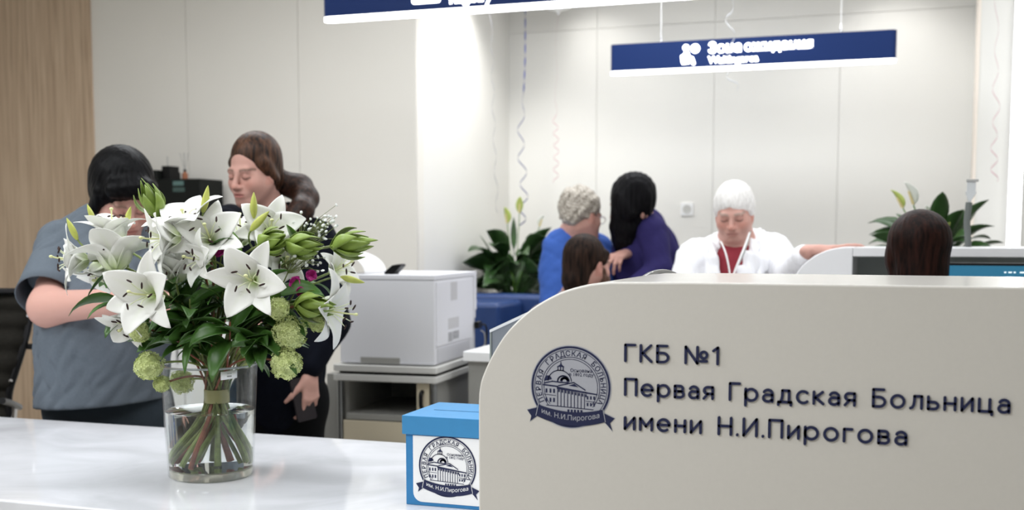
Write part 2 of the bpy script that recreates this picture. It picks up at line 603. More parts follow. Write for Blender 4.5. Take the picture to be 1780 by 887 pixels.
def stadium(pts, w):
    P = np.array(pts, float)
    d = np.gradient(P, axis=0)
    d /= np.linalg.norm(d, axis=1)[:, None] + 1e-12
    nrm = np.stack([-d[:, 1], d[:, 0]], 1)
    closed = np.linalg.norm(P[0] - P[-1]) < 1e-6
    h = w / 2
    L_, R_ = P + nrm * h, P - nrm * h
    if closed:
        return L_, R_, True
    def cap(c, dr):
        a = math.atan2(dr[1], dr[0])
        return [c + h * np.array([math.cos(a + t), math.sin(a + t)]) for t in np.radians(np.linspace(-90, 90, 7))]
    return np.array(list(R_[1:-1]) + cap(P[-1], d[-1]) + list(L_[1:-1][::-1]) + cap(P[0], -d[0])), None, False

def letter_mesh(ch, x, z, sx, sz, y0, y1):
    b_ = MB()
    for st in G[ch][1]:
        Q = [(x + a * sx, z + c * sz) for a, c in st]
        o1, o2, closed = stadium(Q, SW * sz)
        if closed:
            n = len(o1) - 1
            A = [(p[0], y0, p[1]) for p in o1[:-1]] + [(p[0], y0, p[1]) for p in o2[:-1]] + [(p[0], y1, p[1]) for p in o1[:-1]] + [(p[0], y1, p[1]) for p in o2[:-1]]
            F = []
            for i in range(n):
                j = (i + 1) % n
                F += [(i, j, n + j, n + i), (2 * n + j, 2 * n + i, 3 * n + i, 3 * n + j), (j, i, 2 * n + i, 2 * n + j), (n + i, n + j, 3 * n + j, 3 * n + i)]
            b_.add(A, F)
        else:
            b_.prism([tuple(p) for p in o1], 'y', y0, y1)
    return b_

def letter_line(text, p_left_base, p_left_cap, p_right_base, parent, y):
    a, c, e = at_y(*p_left_base, y), at_y(*p_left_cap, y), at_y(*p_right_base, y)
    h = c[2] - a[2]
    sz = h / (1 + SW)
    tot, x = 0, 0
    for ch in text:
        tot += SPACE if ch == ' ' else G[ch][0] + GAP
    tot -= GAP
    sx = (e[0] - a[0] - SW * sz) / tot
    for ch in text:
        if ch == ' ':
            x += SPACE
            continue
        letter_mesh(ch, a[0] + SW * sz / 2 + x * sx, a[2] + SW * sz / 2, sx, sz, y - 0.003, y + 0.001).build('letter', M['navy'], parent, world=True, smooth=False)
        x += G[ch][0] + GAP

letter_line('ГКБ №1', (1085.3, 629.5), (1085.3, 597.2), (1250, 634), rc, YC0)
letter_line('Первая Градская Больница', (1085, 688.5), (1085, 656.5), (1756, 720.5), rc, YC0)
letter_line('имени Н.И.Пирогова', (1084.5, 747.5), (1084.5, 715), (1577, 775.5), rc, YC0)

# ------------------------------------------------------------------ round hospital emblem
def emblem(parent, c, ax, up_, nrm, R, plate=True):
    c, ax, up_, nrm = (np.array(q, float) for q in (c, ax, up_, nrm))
    def W(P, h):
        P = np.asarray(P, float).reshape(-1, 2)
        return c + R * (P[:, :1] * ax + P[:, 1:2] * up_) + nrm * h
    def ring(b_, r0, r1, h, a0=0, a1=360, n=96):
        t = np.radians(np.linspace(a0, a1, n))
        A = [(r0 * math.cos(q), r0 * math.sin(q)) for q in t] + [(r1 * math.cos(q), r1 * math.sin(q)) for q in t]
        b_.add(W(A, h), [(i, n + i, n + i + 1, i + 1) for i in range(n - 1)])
    def poly(b_, P, h):
        b_.add(W(P, h), [tuple(range(len(P)))])
    def stroke(b_, P, w, h):
        P = np.array(P, float)
        for p, q in zip(P[:-1], P[1:]):
            d = q - p
            d /= np.linalg.norm(d)
            nn = np.array([-d[1], d[0]]) * w / 2
            e = d * w * .3
            poly(b_, [p - nn - e, q - nn + e, q + nn + e, p + nn - e], h)
    rib = [(x, -.47 - .13 * (1 - (x / .82) ** 2) - .03 * x) for x in np.linspace(-.8, .8, 17)] + [(x, -.76 - .17 * (1 - (x / .86) ** 2) - .04 * x) for x in np.linspace(.86, -.86, 17)]
    tails = [[(-1.08, -.60), (-.80, -.52), (-.84, -.74), (-1.01, -.87), (-.98, -.74)], [(.84, -.80), (.80, -.58), (1.08, -.70), (.97, -.82), (1.03, -1.0)]]
    if plate:
        b_ = MB()
        poly(b_, [(1.0 * math.cos(t), 1.0 * math.sin(t)) for t in np.linspace(0, 2 * PI, 97)[:-1]], .0004)
        for T in tails:
            cc = np.mean(T, axis=0)
            poly(b_, [cc + (np.array(p) - cc) * 1.13 for p in T], .0004)
        b_.build('emblem_plate', M['silverplate'], parent, world=True, smooth=False)
    b_ = MB()
    ring(b_, .925, .975, .0008)
    ring(b_, .885, .9, .0008)
    ring(b_, .705, .722, .0008, -40, 220)
    ring(b_, .655, .67, .0008, -40, 220)
    poly(b_, [(.94 * math.cos(t), .94 * math.sin(t)) for t in np.radians(np.linspace(248, 292, 20))] + [(.33, -.80), (0, -.84), (-.33, -.80)], .0008)
    # circular lettering
    word = 'ПЕРВАЯ ГРАДСКАЯ БОЛЬНИЦА'
    a0, a1 = 205, -25
    for i, ch in enumerate(word):
        if ch == ' ':
            continue
        V, F = text_mesh(ch, .172, 'CENTER', offset=.003, res=2)
        t = math.radians(a0 + (a1 - a0) * (i / (len(word) - 1)))
        ey, ex = np.array([math.cos(t), math.sin(t)]), np.array([math.sin(t), -math.cos(t)])
        b_.add(W([ex * v[0] + ey * (.742 + v[1]) for v in V], .0008), F)
    # hospital building: dome with lantern, pediment, columns, wings
    for T in (.0,):
        stroke(b_, [(-.27 + .29 * math.cos(t), .12 + .27 * math.sin(t)) for t in np.linspace(0.05, PI - .05, 18)], .022, .0009)
        poly(b_, [(-.56 + .1 * math.cos(t), .13 + .13 * math.sin(t)) for t in np.linspace(.3, PI + .1, 9)], .0009)
        stroke(b_, [(-.18 + .14 * math.cos(t), .13 + .13 * math.sin(t)) for t in np.linspace(0, PI, 12)], .035, .0009)
        stroke(b_, [(-.15 + .08 * math.cos(t), .14 + .07 * math.sin(t)) for t in np.linspace(0, PI, 9)], .06, .0009)
    poly(b_, [(-.34, .375), (-.16, .375), (-.17, .40), (-.33, .40)], .0009)
    for x in (-.315, -.25, -.185):
        stroke(b_, [(x, .40), (x, .47)], .025, .0009)
    poly(b_, [(-.35, .47), (-.15, .47), (-.22, .53), (-.245, .62), (-.26, .53)], .0009)
    stroke(b_, [(-.66, .07), (-.45, .12), (-.25, .10), (-.05, .10)], .03, .0009)
    stroke(b_, [(-.68, .03), (-.32, .0)], .035, .0009)
    poly(b_, [(-.34, .0), (.38, -.10), (.38, -.14), (-.34, -.06)], .0009)
    stroke(b_, [(-.3, .02), (.08, .11), (.36, -.06)], .028, .0009)
    poly(b_, [(-.05, .03), (.09, .08), (.2, .0)], .0009)
    poly(b_, [(.36, -.1), (.66, -.14), (.66, -.17), (.36, -.14)], .0009)
    for k in range(9):
        x = -.32 + k * .083
        stroke(b_, [(x, -.06 - .012 * k), (x, -.47 - .004 * k)], .02, .0009)
        stroke(b_, [(x + .035, -.07 - .012 * k), (x + .035, -.12 - .012 * k)], .035, .0009)
    for x in (-.6, -.5, -.41):
        for z in (-.16, -.38):
            poly(b_, [(x - .022, z), (x + .022, z), (x + .022, z + .1), (x - .022, z + .1)], .0009)
    for x in (.42, .5, .58):
        for z in (-.28, -.44):
            poly(b_, [(x - .02, z), (x + .02, z), (x + .02, z + .08), (x - .02, z + .08)], .0009)
    stroke(b_, [(-.66, -.2), (-.36, -.22)], .014, .0009)
    stroke(b_, [(.38, -.32), (.64, -.34)], .014, .0009)
    stroke(b_, [(-.6, -.46), (.56, -.52)], .02, .0009)
    for x in (-.05, .03, .11, .19, .27):
        poly(b_, [(x - .025, -.6), (x + .025, -.6), (x + .025, -.54), (x - .025, -.54)], .0009)
    for line, yy in (('Основана', .36), ('в 1802 году', .265)):
        V, F = text_mesh(line, .115, 'CENTER', offset=.001, res=1)
        b_.add(W(V[:, :2] + np.array([.26, yy]), .0009), F)
    b_.build('emblem_print', M['navy'], parent, world=True, smooth=False)
    b_ = MB()
    poly(b_, rib, .0013)
    for T in tails:
        poly(b_, T, .0011)
    rb = b_.build('emblem_ribbon', M['navy'], parent, world=True, smooth=False)
    b_ = MB()
    V, F = text_mesh('им. Н.И.Пирогова', .172, 'CENTER', res=2)
    b_.add(W([(v[0], v[1] - .645 - .15 * (1 - (v[0] / .8) ** 2) - .035 * v[0]) for v in V], .0017), F)
    stroke(b_, [rib[0], rib[-1]], .015, .0017)
    stroke(b_, [rib[16], rib[17]], .015, .0017)
    b_.build('ribbon_lettering', M['silverplate'] if plate else M['paper'], rb, world=True, smooth=False)

ec = at_y(992, 673, YC0)
eR = (at_y(1062.5, 673, YC0)[0] - at_y(921.8, 673, YC0)[0]) / 2
emblem(rc, ec, (1, 0, 0), (0, 0, 1), (0, -1, 0), eR)

# ------------------------------------------------------------------ blue donation box
p0, p1 = at_z(704, 878, .75), at_y(697.5, 722, 2.189)
bx0, bz1, bw = p0[0], p1[2], .2
bt = thing('donation_box', 'blue card box with lid and white emblem sticker on the desk', 'box', (bx0 + bw / 2, 2.289, .75))
hz = bz1 - .75
MB().box((-bw / 2, -.094, 0), (bw / 2, .094, hz - .006)).build('body', M['boxblue'], bt, bevel=.0012)
lz = at_y(698, 754.7, 2.189)[2] - .75
MB().box((-bw / 2 - .006, -.1, lz), (bw / 2 + .006, .1, hz)).build('lid', M['boxlid'], bt, bevel=.0015)
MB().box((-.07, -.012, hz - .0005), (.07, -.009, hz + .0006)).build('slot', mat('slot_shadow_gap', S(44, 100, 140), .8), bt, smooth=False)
st = MB().prism(rrect(-bw / 2 + .017, .008, bw / 2 - .017, lz - .002, .02, corners=(1, 1, 0, 0)), 'y', -.0952, -.0938).build('sticker', M['paper'], bt, smooth=False)
be = at_y(777.5, 812, 2.193)
eRb = (at_y(829, 812, 2.193)[0] - at_y(727, 812, 2.193)[0]) / 2
emblem(bt, (be[0], 2.289 - .0952, be[2]), (1, 0, 0), (0, 0, 1), (0, -1, 0), eRb, plate=False)

# ------------------------------------------------------------------ second raised counter (staff side faces the viewer)
YS0, YS1 = 4.05, 4.47
rs = thing('raised_counter', 'white raised counter with rounded left end behind the seated staff member', 'counter', (.7, 4.25, 0))
crv2 = curve_outline([(1377, 487), (1381.7, 479), (1394, 463), (1407.6, 451), (1419, 443.5), (1435.8, 436), (1452.7, 431.7), (1469.6, 429.6)], YS0, 0, 0)
ZS = at_y(1600, 430.5, YS0)[2]
xr = at_y(1482, 460, YS0)[0]
MB().prism([(xr, 0), (xr, ZS), (crv2[-1][0] + .03, ZS)][0:0] + [(crv2[0][0] - .03, 0), (xr, 0), (xr, ZS)] + [tuple(q) for q in crv2[::-1]] + [(crv2[0][0] - .025, 1.0)], 'y', YS0, YS1).build('end_block', M['solidw'], rs, world=True, bevel=.004)
zr = at_y(1600, 447, YS0)[2]
MB().box((xr, YS0, zr), (2.2, YS1, ZS)).build('top_slab', M['solidw'], rs, world=True, bevel=.003)
MB().box((xr, YS1 - .05, 0), (2.2, YS1, zr)).build('back_panel', M['greydk'], rs, world=True)
ws = thing('work_desk', 'white staff desk under the monitor behind the raised counter', 'desk', (.7, 3.85, 0))
MB().box((-.2, 3.68, .72), (2.2, 4.048, .75)).build('desk_top', M['solidw'], ws, world=True, bevel=.003)
MB().box((-.2, 3.70, 0), (-.17, 4.04, .72)).build('end_panel', M['solidw'], ws, world=True)
MB().box((2.17, 3.70, 0), (2.2, 4.04, .72)).build('end_panel', M['solidw'], ws, world=True)

# monitor in front of the seated staff member
mt = thing('monitor', 'black computer monitor with teal screen in front of the dark haired head', 'monitor', (at_y(1715, 470, 3.93)[0], 3.93, .75))
zm = at_y(1715, 457, 3.93)[2] - .75
MB().box((-.29, -.018, zm - .36), (.29, .02, zm)).build('casing', M['black'], mt, bevel=.004)
scr = mat('teal_screen', S(10, 30, 40), .3, emit=.55, emitcol=S(46, 128, 165))
sc_ = MB().box((-.28, -.0195, zm - .345), (.28, -.0178, zm - .009)).build('screen', scr, mt, smooth=False)
u_ = MB()
for (a, b_, z0, z1) in ((-.18, -.135, .026, .031), (-.2, -.04, .044, .048), (.05, .056, .027, .031), (.062, .072, .027, .031), (.077, .083, .027, .031), (.095, .14, .027, .031)):
    u_.box((a, -.0202, zm - z1), (b_, -.0194, zm - z0))
u_.build('screen_icons', emission('screen_white', (.8, .93, .97, 1), 1.2), sc_, smooth=False)
MB().box((-.03, .0, .01), (.03, .02, zm - .2)).build('stand', M['black'], mt)
MB().box((-.11, -.06, 0), (.11, .08, .012)).build('base', M['black'], mt, bevel=.004)

# gooseneck clip holder on the second counter
gb = at_y(1684.5, 430, 4.3)
gh = thing('clip_holder', 'dark grey gooseneck stem with clear clip standing on white counter', 'holder', (gb[0], 4.3, ZS))
def gl(px, py):
    q = at_y(px, py, 4.3)
    return (q[0] - gb[0], 0, q[2] - ZS)
tp = spline([gl(1683.5, 433), gl(1682, 405), gl(1680.8, 385), gl(1683, 365), gl(1684.5, 352)], 8)
MB().tube(tp, [.0105 + .0008 * (i % 2) for i in range(len(tp))], 12).build('stem', mat('dark_grey_rubber', S(88, 92, 90), .55), gh)
clr = mat('clear_acrylic', S(205, 208, 210), .2, trans=.35)
b_ = MB()
b_.prism([(gl(1678, 340)[0], gl(1685, 335)[2]), (gl(1683.5, 340)[0], gl(1685, 352)[2]), (gl(1687, 340)[0], gl(1685, 352)[2]), (gl(1697, 340)[0], gl(1685, 335)[2]), (gl(1695.5, 340)[0], gl(1685, 333)[2]), (gl(1695.5, 340)[0], gl(1685, 316)[2]), (gl(1680, 340)[0], gl(1685, 316)[2]), (gl(1680, 340)[0], gl(1685, 332)[2])], 'y', -.006, .006)
b_.build('clip', clr, gh, bevel=.001)
MB().box((gl(1679, 340)[0], -.009, gl(1685, 316)[2]), (gl(1700, 340)[0], .009, gl(1685, 312)[2])).build('clip_jaw', M['greypl'], gh, bevel=.001)

# ------------------------------------------------------------------ hanging illuminated signs
def hanging_sign(label, y, pl, pr, zb, hgt, texts, picto, x_right=None, cables=()):
    a, e = at_y(*pl, y), at_y(*pr, y)
    x0, x1 = a[0], x_right if x_right is not None else e[0]
    th = .05
    z0 = a[2]
    t = thing('hanging_sign', label, 'sign', ((x0 + x1) / 2, y, z0))
    o2 = []
    n = 8
    for k in range(n + 1):
        q = PI / 2 + PI * k / n
        o2.append((x0 + th / 2 + th / 2 * math.cos(q), y + th / 2 * math.sin(q)))
    for k in range(n + 1):
        q = -PI / 2 + PI * k / n
        o2.append((x1 - th / 2 + th / 2 * math.cos(q), y + th / 2 * math.sin(q)))
    MB().prism(o2, 'z', z0 + .018, z0 + hgt).build('body', M['signblue'], t, world=True, angle=60)
    MB().prism(o2, 'z', z0, z0 + .0178).build('light_strip', M['lit'], t, world=True, angle=60)
    for (body, size, px, py, off) in texts:
        q = at_y(px, py, y - th / 2)
        V, F = text_mesh(body, size, 'LEFT', offset=off, extrude=.002)
        V = np.stack([q[0] + V[:, 0], y - th / 2 - .001 - V[:, 2], q[2] + V[:, 1]], 1)
        b_ = MB().add(V, F)
        b_.build('lettering', M['lit'], t, world=True, smooth=False)
    b_ = MB()
    picto(b_, y - th / 2)
    b_.build('pictogram', M['lit'], t, world=True, smooth=False)
    for (px, py) in cables:
        q = at_y(px, py, y)
        cb = MB().tube([(q[0], y, z0 + hgt + .02), (q[0], y, CEIL)], .0022, 6).build('cable', M['white'], t, world=True)
        MB().lathe([(.0075, 0), (.0085, .012), (.004, .035), (.002, .05)], (q[0], y, z0 + hgt - .001), 12).build('cable_fitting', M['chrome'], cb, world=True)
    return t

def disc(b_, y, px, py, rad, n=20, sz=1.0):
    q = at_y(px, py, y)
    b_.prism([(q[0] + rad * math.cos(2 * PI * k / n), q[2] + rad * sz * math.sin(2 * PI * k / n)) for k in range(n)], 'y', y - .003, y + .001)

def pic_wait(b_, y):
    k = (at_y(1310, 90, y)[0] - at_y(1210, 90, y)[0]) / 100
    disc(b_, y, 1192.5, 83, 5.6 * k)
    disc(b_, y, 1208.5, 84.5, 8 * k)
    for P in ([(1183, 97), (1188.5, 94), (1190, 88), (1196, 87), (1199.5, 97), (1205, 99), (1209, 110), (1206.5, 113.5), (1203, 112.5), (1199.5, 104.5), (1198.5, 111), (1186, 112.5), (1184, 108)],):
        b_.prism([(at_y(px, py, y)[0], at_y(px, py, y)[2]) for px, py in P], 'y', y - .003, y + .001)

def pic_reg(b_, y):
    a, e = at_y(716, 8, y), at_y(766, 5, y)
    b_.prism(rrect(a[0], a[2], e[0], a[2] + .085, .012), 'y', y - .003, y + .001)

yS2 = 6.371
cap = at_y(1230, 77, yS2 - .025)[2] - at_y(1230, 92.5, yS2 - .025)[2]
hs2 = hanging_sign('navy hanging sign lettered as the waiting area in front of back wall', yS2, (1062, 131), (1557.5, 110), 2.2, at_y(1063, 79, yS2)[2] - at_y(1062, 131, yS2)[2],
                   [('Зона', .078, 1230.5, 92.5, .0022), ('ожидания', .074, 1293.5, 89.0, .0022), ('Waiting', .054, 1231, 110.5, .0016), ('area', .054, 1287.5, 107.6, .0016)], pic_wait, cables=((1149, 70), (1462, 40)))
yS1 = 4.38
hs1 = hanging_sign('navy hanging sign cut by the top edge of the picture', yS1, (565, 39), (1144, 0), 2.2, .19,
                   [('Регистратура', .09, 781, -24, .003), ('Registry', .055, 781, 6, .0028)], pic_reg, x_right=at_y(1400, 0, yS1)[0], cables=((700, -60), (1200, -60)))
# ================================================================== printer on its cabinet (slightly turned)
PA = math.radians(3.2)
pc = at_d(755.8, 638, 4.5)
pr = thing('printer', 'large pale grey office printer on a metal cabinet', 'printer', (pc[0], pc[1], 0.80), PA)
zt = at_d(755, 478.6, 4.5)[2] - .80
W_, D_ = .402, .50
b_ = MB()
b_.box((-W_, 0, .004), (0, D_, zt - .022))
b_.build('body', M['prn'], pr, bevel=.004)
MB().box((-W_ - .001, -.002, zt - .021), (.001, D_ + .01, zt)).build('scanner_lid', M['prn'], pr, bevel=.004)
# front tray grip recess, base strip, rear cover panel
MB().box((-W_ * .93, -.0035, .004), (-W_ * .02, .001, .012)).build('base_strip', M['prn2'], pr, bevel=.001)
MB().box((-W_ * .78, -.004, .004), (-W_ * .36, .001, .03)).build('tray_grip', M['mgrey'], pr, bevel=.003)
side = MB().box((.0, .02, .075), (.003, .445, zt - .03)).build('side_cover', M['prn'], pr, bevel=.001)
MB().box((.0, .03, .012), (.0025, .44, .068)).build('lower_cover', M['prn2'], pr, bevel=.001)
MB().box((.003, .19, zt - .11), (.0036, .27, zt - .035)).build('sticker', M['sticker'], side, smooth=False)
MB().box((.003, .155, zt - .225), (.0036, .29, zt - .18)).build('sticker', M['sticker'], side, smooth=False)
s_ = MB()
s_.box((.003, .155, zt - .275), (.0036, .205, zt - .237)).box((.003, .21, zt - .27), (.0036, .29, zt - .237))
s_.build('sticker', mat('grey_label', S(158, 158, 160), .5, noise=.4, nscale=160), side, smooth=False)
r_ = MB().box((-.05, D_ + .01, .19), (.0, D_ + .045, zt - .001)).box((-.05, D_ + .01, .155), (.0, D_ + .03, .19)).box((-.05, D_ + .01, .0), (.0, D_ + .018, .155))
r_.build('rear_cover', M['prn'], pr, bevel=.002)
pg = MB().cbox((.014, D_ + .022, .125), (.022, .05, .03)).build('power_plug', M['black'], pr, bevel=.004)
cp = spline([(.02, D_ + .045, .125), (.03, D_ + .075, .12), (.034, D_ + .085, .09), (.03, D_ + .08, .04), (.02, D_ + .06, 0), (.022, D_ + .07, -.1), (.02, D_ + .08, -.79)], 8)
MB().tube(cp, .0042, 8).build('power_cord', M['black'], pg)
cp = spline([(.02, D_ + .04, .10), (.03, D_ + .06, .085), (.03, D_ + .07, .04), (.024, D_ + .05, .0), (.024, D_ + .06, -.2), (.02, D_ + .09, -.79)], 8)
MB().tube(cp, .003, 8).build('data_cable', M['greypl'], pr)

# cabinet under the printer
cb = thing('printer_cabinet', 'grey metal rolling cabinet with cream drawer under the printer', 'cabinet', (pc[0], pc[1], 0), PA)
CW, CD = .425, .56
def crow(nm, z0, z1, m, e=0.0):
    return MB().prism(rrect(-CW - e, -.03 - e, .018 + e, CD, .018), 'z', z0, z1).build(nm, m, cb, bevel=.004, angle=40)
crow('top_board', .773, .7995, M['lgrey'])
crow('upper_shelf', .735, .762, M['lgrey'])
MB().box((-CW + .02, 0, .7621), (0, CD - .02, .7729)).build('spacer', M['blackm'], cb, smooth=False)
for x in (-CW + .02, .0 - .005):
    for y in (.0, CD - .035):
        MB().tube([(x, y, .07), (x, y, .735)], .0125, 12).build('post', M['steel'], cb)
        c_ = MB().lathe([(.026, -.012), (.03, -.008), (.03, .008), (.026, .012)], (x, y, .03), 16, axis=(1, 0, 0))
        c_.box((x - .008, y - .012, .045), (x + .008, y + .012, .072)).build('castor', M['black'], cb)
MB().box((-CW + .03, .03, .10), (-CW + .045, CD - .05, .735)).build('side_panel', M['mgrey'], cb)
MB().box((-.016, .03, .10), (-.002, CD - .05, .735)).build('side_panel', M['mgrey'], cb)
MB().box((-CW + .045, CD - .06, .10), (-.016, CD - .05, .735)).build('back_panel', M['mgrey'], cb)
MB().box((-CW + .045, .0, .575), (-.016, CD - .06, .6)).build('shelf', M['mgrey'], cb, bevel=.002)
zf = [(.33, .572), (.10, .326)]
for z0, z1 in zf:
    dr = MB().box((-CW + .036, -.008, z0), (-.014, .012, z1)).build('drawer', M['cream'], cb, bevel=.002)
    MB().box((-CW + .135, -.022, z1 - .12), (-CW + .30, -.0085, z1 - .08)).build('handle', M['steel'], dr, bevel=.003)
dh = MB().box((-.075, -.006, .602), (-.022, .006, .733)).build('door', M['cream'], cb, bevel=.002)
MB().tube(spline([(-.05, -.007, .63), (-.05, -.024, .645), (-.05, -.026, .67), (-.05, -.024, .69), (-.05, -.007, .70)], 5), .0085, 8).build('handle', M['black'], dh)
pd = thing('pedestal', 'narrow grey side pedestal left of the printer cabinet', 'cabinet', (pc[0] - CW - .09, pc[1] + .1, 0), PA)
MB().box((-.0, -.03, 0), (.045, .45, .745)).build('body', M['mgrey'], pd, bevel=.003)
MB().box((-.035, -.02, 0), (-.001, .45, .61)).build('lower_body', M['mgrey'], pd, bevel=.003)

# sheet of paper arching from the printer's top, and a stapler
pp = at_d(628, 476, 4.66)
sh = MB()
n = 14
Gd = np.zeros((n, 2, 3))
for i in range(n):
    t = i / (n - 1)
    a = PI * .5 * t
    x, z = -.115 + .15 * math.sin(a), .088 * math.cos(a)
    Gd[i, 0] = (x, -.04, z + .001)
    Gd[i, 1] = (x, .16, z + .001)
sh.grid(Gd)
so = sh.build('paper_sheet', M['paper'], None, angle=180, solid=.0008)
so.location = (pp[0], pp[1], .80 + zt + .0006)
tag(so, 'curved white sheet of paper standing on top of the printer', 'paper')
sp = at_d(686, 473, 4.62)
tl = thing('card_terminal', 'small black hand terminal tilted on top of the printer', 'terminal', (sp[0], sp[1], .80 + zt), PA)
MB().prism([(-.032, .0), (.004, .0), (.036, .032), (.036, .04), (.0, .036), (-.034, .008)], 'y', -.03, .03).build('body', M['black'], tl, bevel=.002)
MB().prism([(.006, .0372), (.034, .0408), (.034, .0416), (.006, .038)], 'y', -.02, .02).build('screen', mat('dark_screen', S(45, 45, 48), .2), tl)

# ================================================================== office chair at the far left
ch = thing('office_chair', 'black mesh office chair with dark tube frame at the far left', 'chair', (at_d(-60, 700, 4.15)[0], at_d(-60, 700, 4.15)[1], 0))
def cl(px, py, d=4.15):
    return at_d(px, py, d) - np.array(ch.location)
rail = [cl(50, 507), cl(51.5, 525), cl(52.5, 548), cl(49, 570), cl(43, 595), cl(35, 622), cl(26, 650), cl(19, 672), cl(15.5, 690), cl(15, 712), cl(15, 730)]
bw_ = .47
lat = -_r * bw_
R1 = spline(rail, 4)
Gd = np.zeros((len(R1), 9, 3))
for i, p in enumerate(R1):
    for j in range(9):
        s = j / 8
        Gd[i, j] = p + lat * s + _fw * (.03 * math.sin(PI * s)) + _fw * (.006 * math.sin(i * 1.1))
MB().grid(Gd).build('backrest', M['mesh'], ch, angle=180, solid=.018)
for k in (0, 1):
    fr = MB().tube(R1 + lat * k, .0125, 10).build('back_rail', M['tubeblk'], ch)
    for q in (8, 26):
        MB().lathe([(.006, 0), (.007, .003), (.0, .005)], R1[q] + lat * k - _fw * .0135, 10, axis=-_fw).build('bolt', M['chrome'], fr)
MB().tube([R1[0] - .001 * _r, R1[0] + lat], .0125, 10).build('top_bar', M['tubeblk'], ch)
q0 = cl(50, 600)
MB().cbox(cl(52, 603) + _fw * .01, (.03, .03, .02)).build('rail_lug', M['black'], ch, bevel=.004)
for k in (0, 1):
    off = lat * k * 1.06 + _r * .012 * (1 - 2 * k)
    ar = MB().tube(spline([cl(-2, 697, 3.9) + off, cl(12, 701, 4.0) + off, cl(24, 706, 4.1) + off, cl(28, 708, 4.15) + off], 5), .012, 10).build('armrest', M['tubeblk'], ch)
    MB().tube([cl(20, 705, 4.1) + off, cl(14, 790, 4.1) + off], .010, 8).build('armrest_post', M['chrome'], ar)
sc2 = R1[-1] + lat * .5
sx, sy = sc2[0] + .08, sc2[1] - .24
MB().prism(rrect(sx - .24, sy - .24, sx + .24, sy + .24, .06), 'z', .44, .50).build('seat', M['mesh'], ch, bevel=.015)
MB().lathe([(.03, .06), (.03, .25), (.02, .25), (.02, .44)], (sx, sy, 0), 14).build('column', M['chrome'], ch)
for k in range(5):
    a = 2 * PI * k / 5
    e = np.array([sx + .30 * math.cos(a), sy + .30 * math.sin(a), .075])
    lg = MB().tube([(sx, sy, .10), e], [.022, .014], 8).build('base_leg', M['chrome'], ch)
    MB().lathe([(.022, -.014), (.03, -.01), (.03, .01), (.022, .014)], e - np.array([0, 0, .045]), 12, axis=(math.sin(a), -math.cos(a), 0)).build('castor', M['black'], lg)

# ================================================================== things on the sideboard by the left wall
sbx0, sbx1, sby = at_y(150, 400, 5.45)[0], at_y(405, 400, 5.45)[0], 5.45
sb = thing('sideboard', 'low white sideboard by the left wall behind the lilies', 'cabinet', ((sbx0 + sbx1) / 2, 5.6, 0))
MB().box((sbx0, sby, .0), (sbx1, 5.82, .88)).build('body', M['lgrey'], sb, world=True, bevel=.003)
MB().box((sbx0 - .01, sby - .015, .88), (sbx1 + .01, 5.825, .90)).build('top', M['white'], sb, world=True, bevel=.003)
n = 3
for k in range(n):
    a, b2 = sbx0 + (sbx1 - sbx0) * k / n + .004, sbx0 + (sbx1 - sbx0) * (k + 1) / n - .004
    dd = MB().box((a, sby - .016, .08), (b2, sby, .87)).build('door', M['white'], sb, world=True, bevel=.002)
    MB().tube([(b2 - .03, sby - .03, .6), (b2 - .03, sby - .03, .75)], .005, 8).build('handle', M['steel'], dd, world=True)

def onwall(px, py, y=5.55):
    q = at_y(px, py, y)
    return q[0], q[2]
x0, z1 = onwall(166, 298)
x1, _ = onwall(276, 298)
cm = thing('coffee_machine', 'tall black machine behind the head with black hair', 'machine', ((x0 + x1) / 2, 5.62, .90))
MB().box((x0, 5.53, .9), (x1, 5.76, z1)).build('body', M['dkblack'], cm, world=True, bevel=.008)
MB().box((x0 + .04, 5.515, .93), (x1 - .04, 5.53, z1 - .12)).build('front_plate', M['black'], cm, world=True, bevel=.003)
x0, z1 = onwall(277, 312)
x1, z1b = onwall(351, 316)
pm = thing('label_printer', 'low black machine with small green display under the reed bottle', 'machine', ((x0 + x1) / 2, 5.62, .90))
MB().box((x0, 5.53, .9), (x1, 5.76, z1)).build('body', M['dkblack'], pm, world=True, bevel=.006)
a, c = onwall(305, 323)
e, g = onwall(323, 315)
MB().box((a, 5.526, c), (e, 5.531, g)).build('display', mat('green_display', S(84, 112, 108), .3), pm, world=True, smooth=False)
a, c = onwall(305, 334)
e, g = onwall(325, 326)
MB().box((a, 5.526, c), (e, 5.531, g)).build('button_panel', mat('green_buttons', S(58, 78, 74), .4), pm, world=True, smooth=False)
x0, zb0 = onwall(270.5, 312)
x1, zb1 = onwall(291, 288)
bk = thing('storage_box', 'small black square box with a thin stick on the low black machine', 'box', ((x0 + x1) / 2, 5.62, z1))
MB().box((max(x0, onwall(277.5, 312)[0]), 5.57, z1), (x1, 5.66, zb1)).build('body', M['black'], bk, world=True, bevel=.003)
a, c = onwall(281.5, 271)
MB().tube([(a, 5.60, zb1 - .002), (a, 5.60, c)], .0022, 6).build('stick', M['greypl'], bk, world=True)
a, c = onwall(312.5, 312)
rd = thing('reed_diffuser', 'small amber bottle with thin reeds on the low black machine', 'diffuser', (a, 5.6, z1))
MB().lathe([(.014, .0), (.0165, .003), (.0165, .03), (.007, .042), (.007, .056)], (0, 0, 0), 16).build('bottle', mat('amber_glass', S(150, 96, 70), .15, spec=.6), rd)
MB().lathe([(.0085, .044), (.0085, .054), (.0075, .056)], (0, 0, 0), 16).build('collar', M['black'], rd)
for dx, dy in ((-.03, .0), (-.018, .02), (.026, .0), (.012, -.02)):
    MB().tube([(0, 0, .05), (dx, dy, .148)], .0014, 6).build('reed', M['greypl'], rd)

